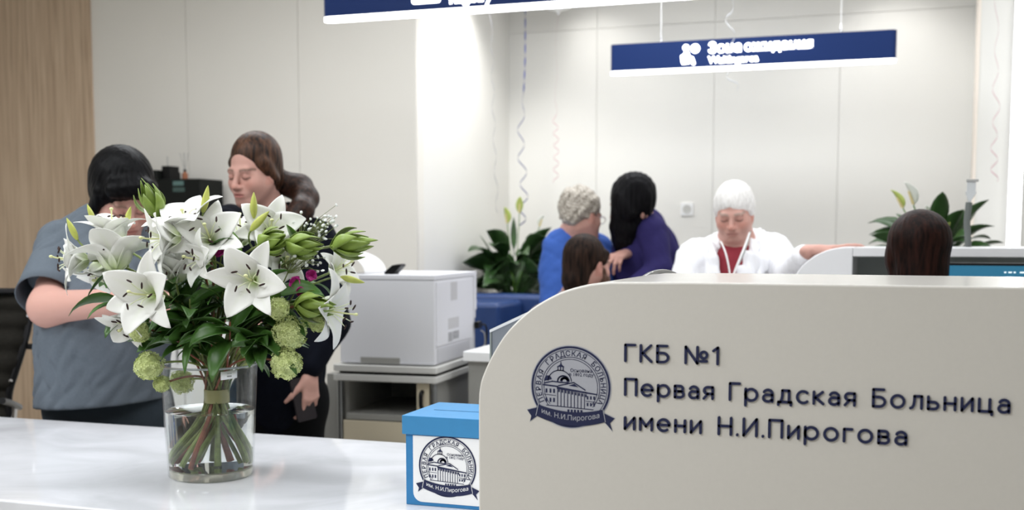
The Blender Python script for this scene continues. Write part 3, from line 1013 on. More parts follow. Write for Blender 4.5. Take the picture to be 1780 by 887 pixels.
# wall socket on the back wall
q = at_y(1194.5, 364, YB)
ws_ = thing('wall_socket', 'white square wall socket on the back wall', 'socket', (q[0], YB, q[2]))
MB().prism(rrect(-.04, -.04, .04, .04, .006), 'y', -.012, 0).build('frame', M['white'], ws_, bevel=.002)
MB().lathe([(.028, 0), (.026, .003), (.022, -.004), (.0, -.004)], (0, -.0122, 0), 24, axis=(0, -1, 0)).build('insert', M['lgrey'], ws_)
for x in (-.008, .008):
    MB().lathe([(.003, .0), (.0, .0004)], (x, -.0085, 0), 8, axis=(0, -1, 0)).build('contact_hole', M['black'], ws_)

# ================================================================== blue sofa, white side counter
SY0, SY1 = 5.85, 6.42
xa0, xa1 = XW + .03, at_y(869, 530, SY0)[0]
za, zbk = at_y(850, 527, SY0)[2], at_y(905, 511.5, SY1 - .1)[2]
xs1 = -1.0
sf = thing('sofa', 'blue leather-look waiting sofa in the corner below the plant', 'sofa', ((xa0 + xs1) / 2, 6.1, 0))
MB().box((xa0, SY1 - .17, .12), (xs1, SY1, zbk)).build('backrest', M['sofa'], sf, world=True, bevel=.03, seg=4)
MB().box((xa0, SY0, .12), (xa1, SY1 - .175, za)).build('armrest', M['sofa'], sf, world=True, bevel=.03, seg=4)
MB().box((xs1 - (xa1 - xa0), SY0, .12), (xs1, SY1 - .175, za)).build('armrest', M['sofa'], sf, world=True, bevel=.03, seg=4)
MB().box((xa1 + .005, SY0 + .01, .12), (xs1 - (xa1 - xa0) - .005, SY1 - .175, .50)).build('seat', M['sofa'], sf, world=True, bevel=.03, seg=4)
for x in (xa0 + .08, xs1 - .08):
    for y in (SY0 + .08, SY1 - .08):
        MB().tube([(x, y, 0), (x, y, .125)], .02, 10).build('leg', M['chrome'], sf, world=True)
ct = thing('side_counter', 'narrow white counter between the printer and the raised counter', 'counter', (-1.61, 4.6, 0))
MB().box((-1.685, 4.28, .81), (-1.545, 5.0, .85)).build('top', M['white'], ct, world=True, bevel=.004)
MB().box((-1.67, 4.30, 0), (-1.56, 4.98, .81)).build('body', M['mgrey'], ct, world=True, bevel=.003)

# silver stand and round mirror behind the raised counter
q = at_y(853.5, 600, 2.55)
dv = thing('display_stand', 'silver grey plate with white edge half hidden behind the rounded counter corner', 'stand', (q[0], 2.55, .75))
zt2 = at_y(854, 575.5, 2.55)[2] - .75
zt3 = at_y(886, 566, 2.55)[2] - .75
MB().prism([(0.002, .012), (.2, .012), (.2, zt3 + .08), (.0, zt2)], 'y', 0, .012).build('plate', mat('silver_plate', S(150, 156, 166), .3, metal=.5), dv)
MB().prism([(-.002, .012), (.002, .012), (.002, zt2 - .003), (-.002, zt2 - .003)], 'y', -.004, .016).build('side_edge', M['greydk'], dv)
MB().prism([(-.002, zt2 - .004), (.2, zt3 + .076), (.2, zt3 + .083), (-.002, zt2 + .003)], 'y', -.004, .016).build('top_edge', M['white'], dv)
MB().box((-.002, -.06, 0), (.2, .08, .012)).build('foot', M['greypl'], dv, bevel=.003)
qs = thing('staff_desk', 'white staff worktop hidden behind the big raised counter', 'desk', (-.2, 2.6, 0))
MB().box((-.75, 2.32, .715), (1.6, 2.9, .7495)).build('desk_top', M['solidw'], qs, world=True, bevel=.003)
MB().box((-.72, 2.36, 0), (-.69, 2.86, .715)).build('end_panel', M['solidw'], qs, world=True)
MB().box((1.57, 2.36, 0), (1.6, 2.86, .715)).build('end_panel', M['solidw'], qs, world=True)
q = at_d(1151, 469, 2.72)
R_ = .078
mr = thing('desk_mirror', 'round black mirror with chrome rim peeking above the counter', 'mirror', (q[0], q[1], .7495))
zc = q[2] - R_ - .7495
mh = MB().lathe([(0, -.01), (R_ - .006, -.01), (R_ - .006, .008), (0, .008)], (0, 0, zc), 48, axis=-_fw + .25 * _r).build('disc', M['black'], mr)
MB().lathe([(R_ - .007, -.012), (R_, -.009), (R_ + .001, 0), (R_, .009), (R_ - .007, .012)], (0, 0, zc), 48, axis=-_fw + .25 * _r, closed=True).build('rim', M['chrome'], mr)
MB().tube([(0, .014, .01), (0, .014, zc)], .006, 10).build('stem', M['chrome'], mr)
MB().lathe([(.075, 0), (.075, .006), (.01, .014)], (0, 0.01, 0), 32).build('base', M['chrome'], mr)

# ================================================================== leaves, plants
def leaf_pts(base, d, L, W, droop=.6, fold=.2, n=10, m=5, side=None, peak=.45, stalk=0.0, ws=.004, wave=0.0, rnd=random, twist=0.0):
    """a leaf blade: (n, m, 3) points; starts along d, bends down by droop (radians)"""
    base, d = np.array(base, float), np.array(d, float)
    d /= np.linalg.norm(d)
    if side is None:
        side = np.cross(d, (0, 0, 1.0))
        if np.linalg.norm(side) < .2:
            side = np.cross(d, (1.0, .3, 0))
    side = side / np.linalg.norm(side)
    if twist:
        side = side * math.cos(twist) + np.cross(d, side) * math.sin(twist)
    down = np.cross(d, np.cross(d, (0, 0, 1.0)) + np.array([1e-4, 0, 0]))
    down /= np.linalg.norm(down)
    down = down if down[2] < 0 else -down
    P = np.zeros((n, m, 3))
    p = base.copy()
    T = L + stalk
    ph = rnd.random() * 6
    for i in range(n):
        t = i / (n - 1)
        a = droop * t * t if stalk == 0 else droop * t * t
        dr = d * math.cos(a) + down * math.sin(a)
        up_ = d * math.sin(a) - down * math.cos(a)
        s = t * T
        if s < stalk:
            w = ws
        else:
            u = (s - stalk) / L
            w = max(W * (math.sin(PI * u ** (math.log(.5) / math.log(peak))) ** .85 if 0 < u < 1 else 0), ws if u < .3 else .0004)
        for j in range(m):
            v = (j / (m - 1) - .5) * 2
            P[i, j] = p + side * v * w / 2 + up_ * (abs(v) * w * fold + wave * w * math.sin(ph + 7 * t + 2.2 * v))
        p = p + dr * T / (n - 1)
    return P

M['leaf'] = mat('leaf_green', S(62, 98, 40), .38, spec=.45, noise=.35, nscale=14)
M['leaf2'] = mat('leaf_mid_green', S(92, 130, 52), .4, spec=.4, noise=.3, nscale=20)
M['plantleaf'] = mat('peace_lily_leaf', S(46, 74, 36), .35, spec=.5, noise=.35, nscale=9)
M['spathe'] = mat('white_spathe', S(238, 240, 232), .5)
M['spatheg'] = mat('greenish_spathe', S(190, 204, 110), .5)
M['spadix'] = mat('cream_spadix', S(222, 206, 150), .6)
M['soil'] = mat('dark_soil', S(40, 30, 22), .9)
M['pot'] = mat('dark_planter', S(46, 46, 48), .4)

def spathe(parent, base, tip, m, size=.09, lean=(0, -1, 0)):
    """flower: stalk, boat-shaped bract and spadix"""
    base, tip = np.array(base, float), np.array(tip, float)
    d = tip - base
    Lh = np.linalg.norm(d)
    u = d / Lh
    fl = MB()
    fl.tube(bez(base, base + u * Lh * .3 + np.array([.01, 0, 0]), base + u * Lh * .6, tip - u * size, 8), .0028, 6)
    st_ = fl.build('flower_stalk', M['leaf2'], parent, world=True)
    b_ = MB()
    b_.grid(leaf_pts(tip - u * size, u + np.array(lean) * .15, size, size * .42, .25, .5, 9, 5, peak=.4))
    b_.build('spathe', m, st_, world=True, angle=180, solid=.001)
    MB().tube([tip - u * size * .95 + np.array(lean) * .01, tip - u * size * .45 + np.array(lean) * .012], [.006, .004], 8).build('spadix', M['spadix'], st_, world=True)

def peace_lily(label, c, ztop, pot_r, pot_h, specs, seed, flowers):
    rnd = random.Random(seed)
    t = thing('peace_lily', label, 'plant', (c[0], c[1], 0))
    MB().lathe([(pot_r * .8, 0), (pot_r, pot_h), (pot_r * .93, pot_h), (pot_r * .9, pot_h - .03), (0, pot_h - .03)], (0, 0, 0), 28).build('planter', M['pot'], t)
    MB().lathe([(pot_r * .9, pot_h - .035), (0, pot_h - .02)], (0, 0, 0), 20).build('soil', M['soil'], t)
    for (az, el, L, st_, W, dr) in specs:
        for tr in range(9):
            d = np.array([math.cos(az) * math.cos(el), math.sin(az) * math.cos(el), math.sin(el)])
            base = np.array([c[0] + .03 * math.cos(az), c[1] + .03 * math.sin(az), pot_h - .03])
            lp_ = leaf_pts(base, d, L, W, dr, .16, 13, 5, stalk=st_, ws=.006, wave=.04, rnd=rnd, peak=.42, twist=rnd.uniform(-1.1, 1.1))
            x_, y_, z_ = lp_[..., 0], lp_[..., 1], lp_[..., 2]
            if (x_ < XW + .012).any() or (y_ > YB - .02).any() or ((y_ < SY1 + .02) & (z_ < zbk + .02)).any():
                L, st_, el, az = L * .93, st_ * .86, min(1.4, el + .08), az + rnd.uniform(-.5, .5)
                continue
            MB().grid(lp_).build('leaf', M['plantleaf'], t, world=True, angle=180, solid=.0012)
            break
    for (b0, tp_, m, sz) in flowers:
        spathe(t, b0, tp_, m, sz)
    return t

rnd = random.Random(5)
c = (at_y(893, 480, 6.78)[0], 6.78)
sp_ = []
for k in range(88):
    az = rnd.uniform(0, 2 * PI)
    el = rnd.uniform(.35, 1.35)
    # blades fan out to the free side, shorter toward the walls
    free = .75 + .25 * math.cos(az + .9)
    sp_.append((az, el, rnd.uniform(.26, .35) * free, rnd.uniform(.16, .36) * free, rnd.uniform(.11, .15), rnd.uniform(.9, 2.2)))
def tp(px, py, y=6.7):
    return at_y(px, py, y)
bs = np.array([c[0], c[1], .96])
sp_ += [(PI * 1.02, 1.05, .26, .28, .06, .25), (PI * .1, 1.0, .24, .30, .07, .5), (1.9, 1.4, .22, .3, .05, .2)]
peace_lily('bushy dark green peace lily in the corner behind the blue sofa', c, 1.6, .16, .95, sp_, 3,
           [(bs, tp(879, 358), M['spatheg'], .11), (bs, tp(905.5, 340), M['spatheg'], .11), (bs, tp(947, 372), M['spathe'], .085), (bs + np.array([.02, 0, 0]), tp(862, 400), M['spathe'], .05)])
c2 = (at_y(1625, 430, 5.3)[0], 5.3)
sp2 = []
for k in range(26):
    az = rnd.uniform(0, 2 * PI)
    sp2.append((az, rnd.uniform(.3, 1.35), rnd.uniform(.15, .22), rnd.uniform(.06, .16), rnd.uniform(.06, .09), rnd.uniform(.5, 1.6)))
bs2 = np.array([c2[0], c2[1], 1.19])
peace_lily('peace lily with white and green spathes behind the staff counter', c2, 1.6, .14, 1.22, sp2, 8,
           [(bs2, tp(1550, 328, 5.3), M['spatheg'], .10), (bs2, tp(1572, 312, 5.2), M['spathe'], .12), (bs2, tp(1610, 354, 5.2), M['spathe'], .075), (bs2, tp(1633, 355, 5.3), M['spatheg'], .08), (bs2, tp(1652, 384, 5.2), M['spatheg'], .06)])

# ================================================================== curling ribbons and a balloon
def ribbon_mesh(pts, amp, wl, w=.006):
    """pts: axis points from the top down; amp/wl: curl radius and pitch along it (start, end)"""
    P = spline(pts, 14)
    s = np.concatenate([[0], np.cumsum(np.linalg.norm(np.diff(P, axis=0), axis=1))])
    N_ = max(60, int(s[-1] / .006))
    q = np.linspace(0, s[-1], N_)
    C = np.stack([np.interp(q, s, P[:, k]) for k in range(3)], 1)
    t = q / s[-1]
    A = np.interp(t, [a[0] for a in amp], [a[1] for a in amp])
    Wl = np.interp(t, [a[0] for a in wl], [a[1] for a in wl])
    ph = np.cumsum(2 * PI / Wl) * (q[1] - q[0])
    C = C + A[:, None] * (np.cos(ph)[:, None] * _r + np.sin(ph)[:, None] * _fw)
    tw = np.stack([np.cos(ph * .5) * .6, np.zeros(N_), np.ones(N_)], 1)
    tw[:, 0] *= (A > .001)
    side = np.where((A > .002)[:, None], np.array([0, 0, 1.0])[None], (np.cos(q * 40)[:, None] * _r + np.sin(q * 40)[:, None] * _fw))
    G_ = np.stack([C - side * w / 2, C + side * w / 2], 1)
    return MB().grid(G_)

def ribbon(label, y, pts, amp, wl, m, w=.006):
    P = [at_y(a, b_, y) for a, b_ in pts]
    top = P[0].copy()
    top[2] = CEIL
    o = ribbon_mesh([top] + P, amp, wl, w).build('ribbon', m, None, angle=180, solid=.0005)
    return tag(o, label, 'ribbon')

def rib_mat(n, c):
    return mat(n, c, .25, spec=.6)
ribbon('blue curling ribbon hanging over the corner plant', 6.85, [(913, 20), (912.5, 110), (909, 180), (905, 245), (908, 290), (911, 330), (908, 372), (905, 392)],
       [(0, 0), (.5, 0), (.62, .022), (1, .026)], [(0, .5), (.55, .2), (1, .13)], rib_mat('ribbon_blue', S(40, 52, 124)), .008)
ribbon('grey curling ribbon hanging in front of the side wall', 6.5, [(854, 30), (856, 110), (858, 200), (861, 290), (865, 370)],
       [(0, .006), (1, .009)], [(0, .16), (1, .2)], rib_mat('ribbon_grey', S(140, 142, 150)), .009)
ribbon('clear silvery curling ribbon hanging in front of the waiting area sign', 6.1, [(1272, 2), (1264, 30), (1274, 62), (1264, 100), (1272, 122), (1266, 138), (1284, 150), (1288, 158)],
       [(0, .006), (.8, .012), (1, .02)], [(0, .2), (1, .12)], rib_mat('ribbon_clear', S(188, 190, 194)), .006)
ribbon('pale pink curling ribbon hanging in front of the right pillar', 6.55, [(1732, 5), (1733, 80), (1730, 150), (1733, 190), (1728, 240), (1729, 315)],
       [(0, .004), (.6, .012), (1, .018)], [(0, .4), (.6, .2), (1, .09)], rib_mat('ribbon_pink', S(200, 146, 156)), .006)
q = at_y(970, 26, 7.05)
bl = thing('balloon', 'white balloon under the ceiling trailing a pale pink ribbon', 'balloon', (q[0], 7.05, q[2]))
hh = CEIL - q[2] - .004
prof = [(.004, 0), (.011, .006), (.006, .014), (.02, .022)] + [(.125 * math.sin(PI * (.12 + .88 * t)) ** .8 if t < 1 else 0, .022 + (hh - .022) * t) for t in np.linspace(.05, 1, 18)]
MB().lathe(prof, (0, 0, 0), 28).build('body', mat('balloon_white', S(244, 244, 244), .25, sss=.0), bl, angle=180)
P = [np.array([0, 0, 0.0])] + [at_y(a, b_, 7.05) - np.array([q[0], 7.05, q[2]]) for a, b_ in ((967, 60), (967, 140), (965, 200), (967, 250), (966, 318))]
ribbon_mesh(P, [(0, 0.002), (.5, .006), (.62, .016), (1, .018)], [(0, .4), (.5, .25), (.65, .075), (1, .075)], .005).build('ribbon', rib_mat('ribbon_rose', S(206, 156, 166)), bl, angle=180, solid=.0005)
# ================================================================== glass vase with water
VX, VY, VZ = -1.552, 2.316, 0.7502
vh = at_d(366, 632, 2.70)[2] - VZ
wl_ = at_d(366, 712, 2.70)[2] - VZ
def vr(h):
    return .0985 + (.1115 - .0985) * h / vh

def glass_material(name, col, ior, thin):
    """clear thin wall: what is behind shows through, the edges mirror the room"""
    m = bpy.data.materials.new(name)
    m.use_nodes = True
    nt = m.node_tree
    nt.nodes.remove(nt.nodes['Principled BSDF'])
    tr = nt.nodes.new('ShaderNodeBsdfTransparent')
    tr.inputs[0].default_value = col
    gl_ = nt.nodes.new('ShaderNodeBsdfGlossy')
    gl_.inputs['Roughness'].default_value = .02
    lw = nt.nodes.new('ShaderNodeLayerWeight')
    lw.inputs[0].default_value = .5
    pw = nt.nodes.new('ShaderNodeMath')
    pw.operation = 'POWER'
    pw.inputs[1].default_value = 4.0
    nt.links.new(lw.outputs['Facing'], pw.inputs[0])
    fr = nt.nodes.new('ShaderNodeMath')
    fr.operation = 'MULTIPLY_ADD'
    fr.inputs[1].default_value = .5
    fr.inputs[2].default_value = .03
    nt.links.new(pw.outputs[0], fr.inputs[0])
    mx = nt.nodes.new('ShaderNodeMixShader')
    nt.links.new(fr.outputs[0], mx.inputs[0])
    nt.links.new(tr.outputs[0], mx.inputs[1])
    nt.links.new(gl_.outputs[0], mx.inputs[2])
    nt.links.new(mx.outputs[0], nt.nodes['Material Output'].inputs[0])
    return m

M['glass'] = glass_material('clear_glass', (.965, .975, .97, 1), 1.38, True)
M['glassb'] = mat('thick_glass_base', (.90, .88, .78, 1), .12, trans=.75, ior=1.3)
M['water'] = mat('water', (.985, .99, .985, 1), .0, trans=1.0, ior=1.333)
vase = thing('glass_vase', 'clear flared glass vase of water holding the lilies on the desk', 'vase', (VX, VY, VZ))
prof = [(vr(0) - .004, 0), (vr(0), .004)] + [(vr(h), h) for h in np.linspace(.02, vh - .002, 8)] + [(vr(vh) - .0015, vh), (vr(vh) - .003, vh - .002)] + [(vr(h) - .003, h) for h in np.linspace(vh - .01, .022, 8)] + [(0.0, .020)]
MB().lathe(prof, (0, 0, 0), 64).build('body', M['glass'], vase, angle=60)
MB().lathe([(vr(0) - .006, .0008), (vr(0) - .0036, .004), (vr(.018) - .0034, .0185), (0, .0188)], (0, 0, 0), 64).build('base', M['glassb'], vase, angle=50)
MB().lathe([(vr(vh) - .0006, vh - .004), (vr(vh) + .0006, vh - .002), (vr(vh) + .0004, vh + .0008), (vr(vh) - .0026, vh + .0008), (vr(vh) - .0034, vh - .002), (vr(vh) - .0028, vh - .004)], (0, 0, 0), 64, closed=True).build('rim', mat('glass_rim', S(206, 212, 214), .06, trans=.6, ior=1.4), vase, angle=70)
ws2 = MB().lathe([(0, .0225)] + [(vr(h) - .0034, h) for h in np.linspace(.0225, wl_ - .001, 6)] + [(vr(wl_) - .0031, wl_ + .0012), (vr(wl_) - .006, wl_), (0, wl_)], (0, 0, 0), 64)
wat = ws2.build('water', M['water'], vase, angle=50)
# white stick-on label near the rim, printed squares left out
a0 = math.atan2(*(at_d(402, 652, 2.6) - np.array([VX, VY, 0]))[[1, 0]])
h0 = at_d(402, 652, 2.61)[2] - VZ
Gd = np.zeros((9, 2, 3))
for i in range(9):
    a = a0 + (i / 8 - .5) * .36
    for j in range(2):
        h = h0 + (-.5 + j) * .019 + (i / 8 - .5) * .003
        Gd[i, j] = ((vr(h) + .0006) * math.cos(a), (vr(h) + .0006) * math.sin(a), h)
lb = MB().grid(Gd).build('label', M['paper'], vase, angle=180, solid=.0003)
u_ = MB()
for k in range(2):
    Gl = np.zeros((5, 2, 3))
    for i in range(5):
        a = a0 + (i / 4 - .5) * .10
        for j in range(2):
            h = h0 + .003 - .006 * k + (-.5 + j) * (.0012 + .0016 * k)
            Gl[i, j] = ((vr(h) + .0009) * math.cos(a), (vr(h) + .0009) * math.sin(a), h)
    u_.grid(Gl)
u_.build('label_lines', M['greypl'], lb, angle=180)

STK = np.array([(vr(h0)) * math.cos(a0) + VX, vr(h0) * math.sin(a0) + VY, VZ + h0])
TIE = at_d(377, 688, 2.69)
tape = MB()
tape.lathe([(.0285, -.016), (.0295, -.015), (.0295, .015), (.0285, .016), (.0275, .015), (.0275, -.015)], TIE, 28, closed=True)
tp_ = tape.build('binding_tape', mat('clear_yellow_tape', S(176, 170, 116), .25, spec=.6, trans=.25), None)
tag(tp_, 'yellowish tape binding the flower stems inside the glass vase', 'tape')

# ================================================================== flowers
def petal_material():
    m = bpy.data.materials.new('white_petal')
    m.use_nodes = True
    nt = m.node_tree
    N, L = nt.nodes, nt.links
    b = N['Principled BSDF']
    b.inputs['Roughness'].default_value = .5
    b.inputs['Specular IOR Level'].default_value = .3
    at = N.new('ShaderNodeAttribute')
    at.attribute_name = 'tone'
    L.new(at.outputs['Color'], b.inputs['Base Color'])
    tl_ = N.new('ShaderNodeBsdfTranslucent')
    L.new(at.outputs['Color'], tl_.inputs['Color'])
    mx = N.new('ShaderNodeMixShader')
    mx.inputs[0].default_value = .22
    L.new(b.outputs[0], mx.inputs[1])
    L.new(tl_.outputs[0], mx.inputs[2])
    L.new(mx.outputs[0], N['Material Output'].inputs[0])
    return m
M['petal'] = petal_material()
M['anther'] = mat('dark_anther', S(46, 26, 22), .8)
M['filament'] = mat('pale_filament', S(226, 232, 196), .5)
M['stigma'] = mat('stigma', S(214, 216, 160), .5)
M['stem'] = mat('green_stem', S(132, 148, 84), .45, noise=.25, nscale=60)
M['stemr'] = mat('reddish_stem', S(140, 84, 66), .5, noise=.3, nscale=60)
M['stemd'] = mat('olive_stem', S(104, 114, 62), .5, noise=.3, nscale=60)
M['bud'] = mat('lily_bud', S(186, 192, 96), .45, noise=.12, nscale=40)
M['pod'] = mat('leafy_pod', S(122, 144, 62), .42, noise=.25, nscale=25)
M['snow'] = mat('pale_green_floret', S(214, 224, 158), .6, noise=.15, nscale=60)
M['gyp'] = mat('tiny_white_blossom', S(240, 242, 240), .6)
M['magenta'] = mat('magenta_petal', S(178, 30, 128), .5, noise=.2, nscale=50)

rb_ = random.Random(11)
stem_slots = []
def stem_slot():
    """next free place for a stem inside the binding"""
    k = len(stem_slots)
    r = .0255 * math.sqrt((k + .5) / 44.0)
    a = k * 2.39996
    stem_slots.append((r, a))
    return np.array([r * math.cos(a), r * math.sin(a), 0.0])

def stem_path(head, back, short=False):
    """from the flower head, through the binding, out to the vase floor"""
    o = stem_slot()
    t = TIE + o
    head, back = np.array(head, float), np.array(back, float)
    h = head - t
    L = np.linalg.norm(h)
    up = bez(head, head + back * L * .28, t + np.array([h[0] * .16, h[1] * .16, L * .5]), t, 16)
    dz = t[2] - (VZ + .026)
    out = np.array([-h[0], -h[1]]) * .55
    ro = math.hypot(*out)
    out = out / (ro + 1e-9) * min(max(ro, .02), .105)
    b_ = t + np.array([out[0] + o[0], out[1] + o[1], 0]) * 1.0
    rad = np.array([b_[0] - VX, b_[1] - VY])
    rr = math.hypot(*rad)
    if rr > .080:
        rad *= .080 / rr
    b_ = np.array([VX + rad[0], VY + rad[1], VZ + .0265 + rb_.random() * .012])
    dn = bez(t, t + (t - up[-2]) / np.linalg.norm(t - up[-2]) * dz * .35, b_ + (t - b_) * .4, b_, 10)
    return np.concatenate([up, dn[1:3] if short else dn[1:]])

def add_leaves(parent, path, n, Lr=(.075, .12), Wr=(.022, .034), lo=.25, hi=.92, m=None):
    k = 0
    top = path[:16][::-1]
    for i in range(n):
        t = lo + (hi - lo) * (i + rb_.random() * .6) / n
        p = top[min(15, int(t * 15))]
        u = top[min(15, int(t * 15) + 1)] - top[max(0, int(t * 15) - 1)]
        u = u / (np.linalg.norm(u) + 1e-9)
        a = rb_.random() * 2 * PI
        s1 = np.cross(u, (.3, .2, 1))
        s1 /= np.linalg.norm(s1)
        s2 = np.cross(u, s1)
        d = u * rb_.uniform(.2, .8) + s1 * math.cos(a) + s2 * math.sin(a)
        lp_ = leaf_pts(p, d, rb_.uniform(*Lr), rb_.uniform(*Wr), rb_.uniform(.3, 1.3), .18, 9, 5, wave=.05, rnd=rb_, peak=.4, twist=rb_.uniform(-.8, .8))
        if np.linalg.norm(lp_.reshape(-1, 3) - STK, axis=1).min() < .06 or (lp_[..., 2].min() < VZ + vh - .025 and rb_.random() < .75):
            continue                                   # keep the glass and its label clear
        MB().grid(lp_).build('leaf', m or M['leaf'], parent, world=True, angle=180, solid=.0009)

def frame_of(axis, roll):
    z = np.array(axis, float)
    z /= np.linalg.norm(z)
    x = _r - z * (z @ _r)
    if np.linalg.norm(x) < .15:
        x = _up - z * z[2]
    x /= np.linalg.norm(x)
    y = np.cross(z, x)
    if y[2] < -.2 and abs(z[2]) < .9:
        x, y = -x, -y
    c, s = math.cos(roll), math.sin(roll)
    return np.stack([x * c + y * s, -x * s + y * c, z], 1)     # columns: petal plane x, y and the facing axis

def petal(b_, A, org, ang, L, W, a0, a1, rnd, pw=1.15):
    """one tepal: arcs out of the throat and recurves; returns vertex colours"""
    n, m = 15, 9
    G_ = np.zeros((n, m, 3))
    cols = np.zeros((n, m, 4))
    ca, sa = math.cos(ang), math.sin(ang)
    rad = A[:, 0] * ca + A[:, 1] * sa
    tan = -A[:, 0] * sa + A[:, 1] * ca
    r, h = .002, 0.0
    ph, ph2 = rnd.random() * 6, rnd.random() * 6
    sk = rnd.uniform(-.12, .12)
    for i in range(n):
        t = i / (n - 1)
        al = a0 + (a1 - a0) * t ** pw
        w = W * (math.sin(PI * min(1, .05 + .95 * t ** .82)) ** .72) * (1 - .15 * t) + (.007 * (1 - t) ** 2)
        if i == n - 1:
            w = .0012
        dr, dh = math.sin(al), math.cos(al)
        nr, nh = -math.cos(al), math.sin(al)           # upper (inner) side of the tepal
        for j in range(m):
            v = (j / (m - 1) - .5) * 2
            gut = .16 * w * (abs(v) ** 1.7) * (1.2 - t) + .02 * w * (1 if j == m // 2 else 0) * (1 - t)
            ruf = .05 * w * abs(v) ** 2 * math.sin(ph + 8.5 * t + (ph2 if v > 0 else 0))
            q = rad * (r + nr * (gut + ruf)) + A[:, 2] * (h + nh * (gut + ruf)) + tan * (v * w / 2 + sk * L * t * t)
            G_[i, j] = org + q
            g = max(0, 1 - t * 3.2) * (1 - .5 * abs(v)) + .16 * max(0, 1 - abs(v) * 4) * (1 - t)
            cols[i, j] = (.95 - .33 * g, .95 - .16 * g, .92 - .66 * g, 1)
        r += dr * L / (n - 1)
        h += dh * L / (n - 1)
    b_.grid(G_)
    return cols.reshape(-1, 4)

def make_bud(parent, px, py, d, axis, L, w=.3):
    c = at_d(px, py, d)
    A = frame_of(axis, rb_.random())
    b_ = MB()
    n, seg = 14, 18
    V = []
    for i in range(n):
        t = i / (n - 1)
        r = L * w * .5 * (math.sin(PI * min(.985, .06 + .93 * t) ** .9) ** .75) * (1.0 - .25 * t)
        for k in range(seg):
            a = 2 * PI * k / seg
            rr = r * (1 + .10 * math.cos(3 * a))
            V.append(c + A[:, 2] * (t - .5) * L + rr * (A[:, 0] * math.cos(a) + A[:, 1] * math.sin(a)))
    F = [(i * seg + k, i * seg + (k + 1) % seg, (i + 1) * seg + (k + 1) % seg, (i + 1) * seg + k) for i in range(n - 1) for k in range(seg)]
    F += [tuple(reversed(range(seg))), tuple((n - 1) * seg + k for k in range(seg))]
    b_.add(V, F)
    o = b_.build('bud', M['bud'], parent, world=True, angle=60)
    return c - A[:, 2] * L * .5, o

def lily(label, px, py, d, axis, L, roll=0.0, a0=22, a1=92, leaves=3, seed=0, stam=1.0, buds=(), droop=0.0):
    rnd = random.Random(seed * 7 + 3)
    axis = cdir(*axis)
    L *= 1.2
    A = frame_of(axis, math.radians(roll))
    th = at_d(px, py, d)                               # the throat
    org = th - axis * L * .32
    path = stem_path(org - axis * .004, -axis)
    t = thing('lily', label, 'flower', org, group='white lilies in the vase')
    mats = M['stem'], M['stemd'], M['stem'], M['stemr']
    MB().tube(path, np.interp(np.arange(len(path)), [0, 15, len(path) - 1], [.0026, .0036, .0064]), 8).build('stem', mats[seed % 4], t, world=True)
    for k in range(6):
        inner = k % 2 == 0
        b_ = MB()
        cl_ = petal(b_, A, org, math.radians(60 * k + rnd.uniform(-6, 6)), L * rnd.uniform(.94, 1.06), L * (.66 if inner else .50) * rnd.uniform(.95, 1.05),
                    math.radians(a0 + (0 if inner else 7)), math.radians(a1 + rnd.uniform(-12, 14) + (0 if inner else 6)), rnd)
        b_.build('petal', M['petal'], t, world=True, angle=180, solid=.0009, colors=cl_)
    for k in range(6):
        a = math.radians(60 * k + 30 + rnd.uniform(-10, 10))
        rad = A[:, 0] * math.cos(a) + A[:, 1] * math.sin(a)
        e = org + axis * L * .66 * stam + rad * L * rnd.uniform(.2, .3)
        fl = MB().tube(bez(org, org + axis * L * .3, org + axis * L * .5 + rad * L * .1, e, 7), [.0011] * 6 + [.0006], 6).build('stamen', M['filament'], t, world=True)
        tg = np.cross(axis, rad) * .5 + rad * .6 + axis * rnd.uniform(-.3, .3)
        tg /= np.linalg.norm(tg)
        an = MB().tube([e - tg * .0075, e - tg * .004, e + tg * .004, e + tg * .0075], [.0008, .0021, .0021, .0008], 8).build('anther', M['anther'], fl, world=True)
    e = org + axis * L * .82 * stam + A[:, 1] * L * .06
    pi_ = MB().tube(bez(org, org + axis * L * .3, org + axis * L * .6, e, 7), [.002] * 5 + [.0017, .0022], 7)
    pi_.ell(e, (.0046, .0046, .0036), 10, 6)
    pi_.build('pistil', M['stigma'], t, world=True)
    for (bx, by, bd, bax, bl) in buds:
        bax = cdir(*bax)
        e0, bo = make_bud(t, bx, by, bd, bax, bl)
        j = path[4]
        MB().tube(bez(e0 + bax * .003, e0 - bax * .03, j + (e0 - j) * .3 + np.array([0, 0, -.01]), j, 9), [.0022] * 9, 7).build('bud_stalk', M['stem'], bo, world=True)
    add_leaves(t, path, leaves, lo=.35, hi=.95)
    return t

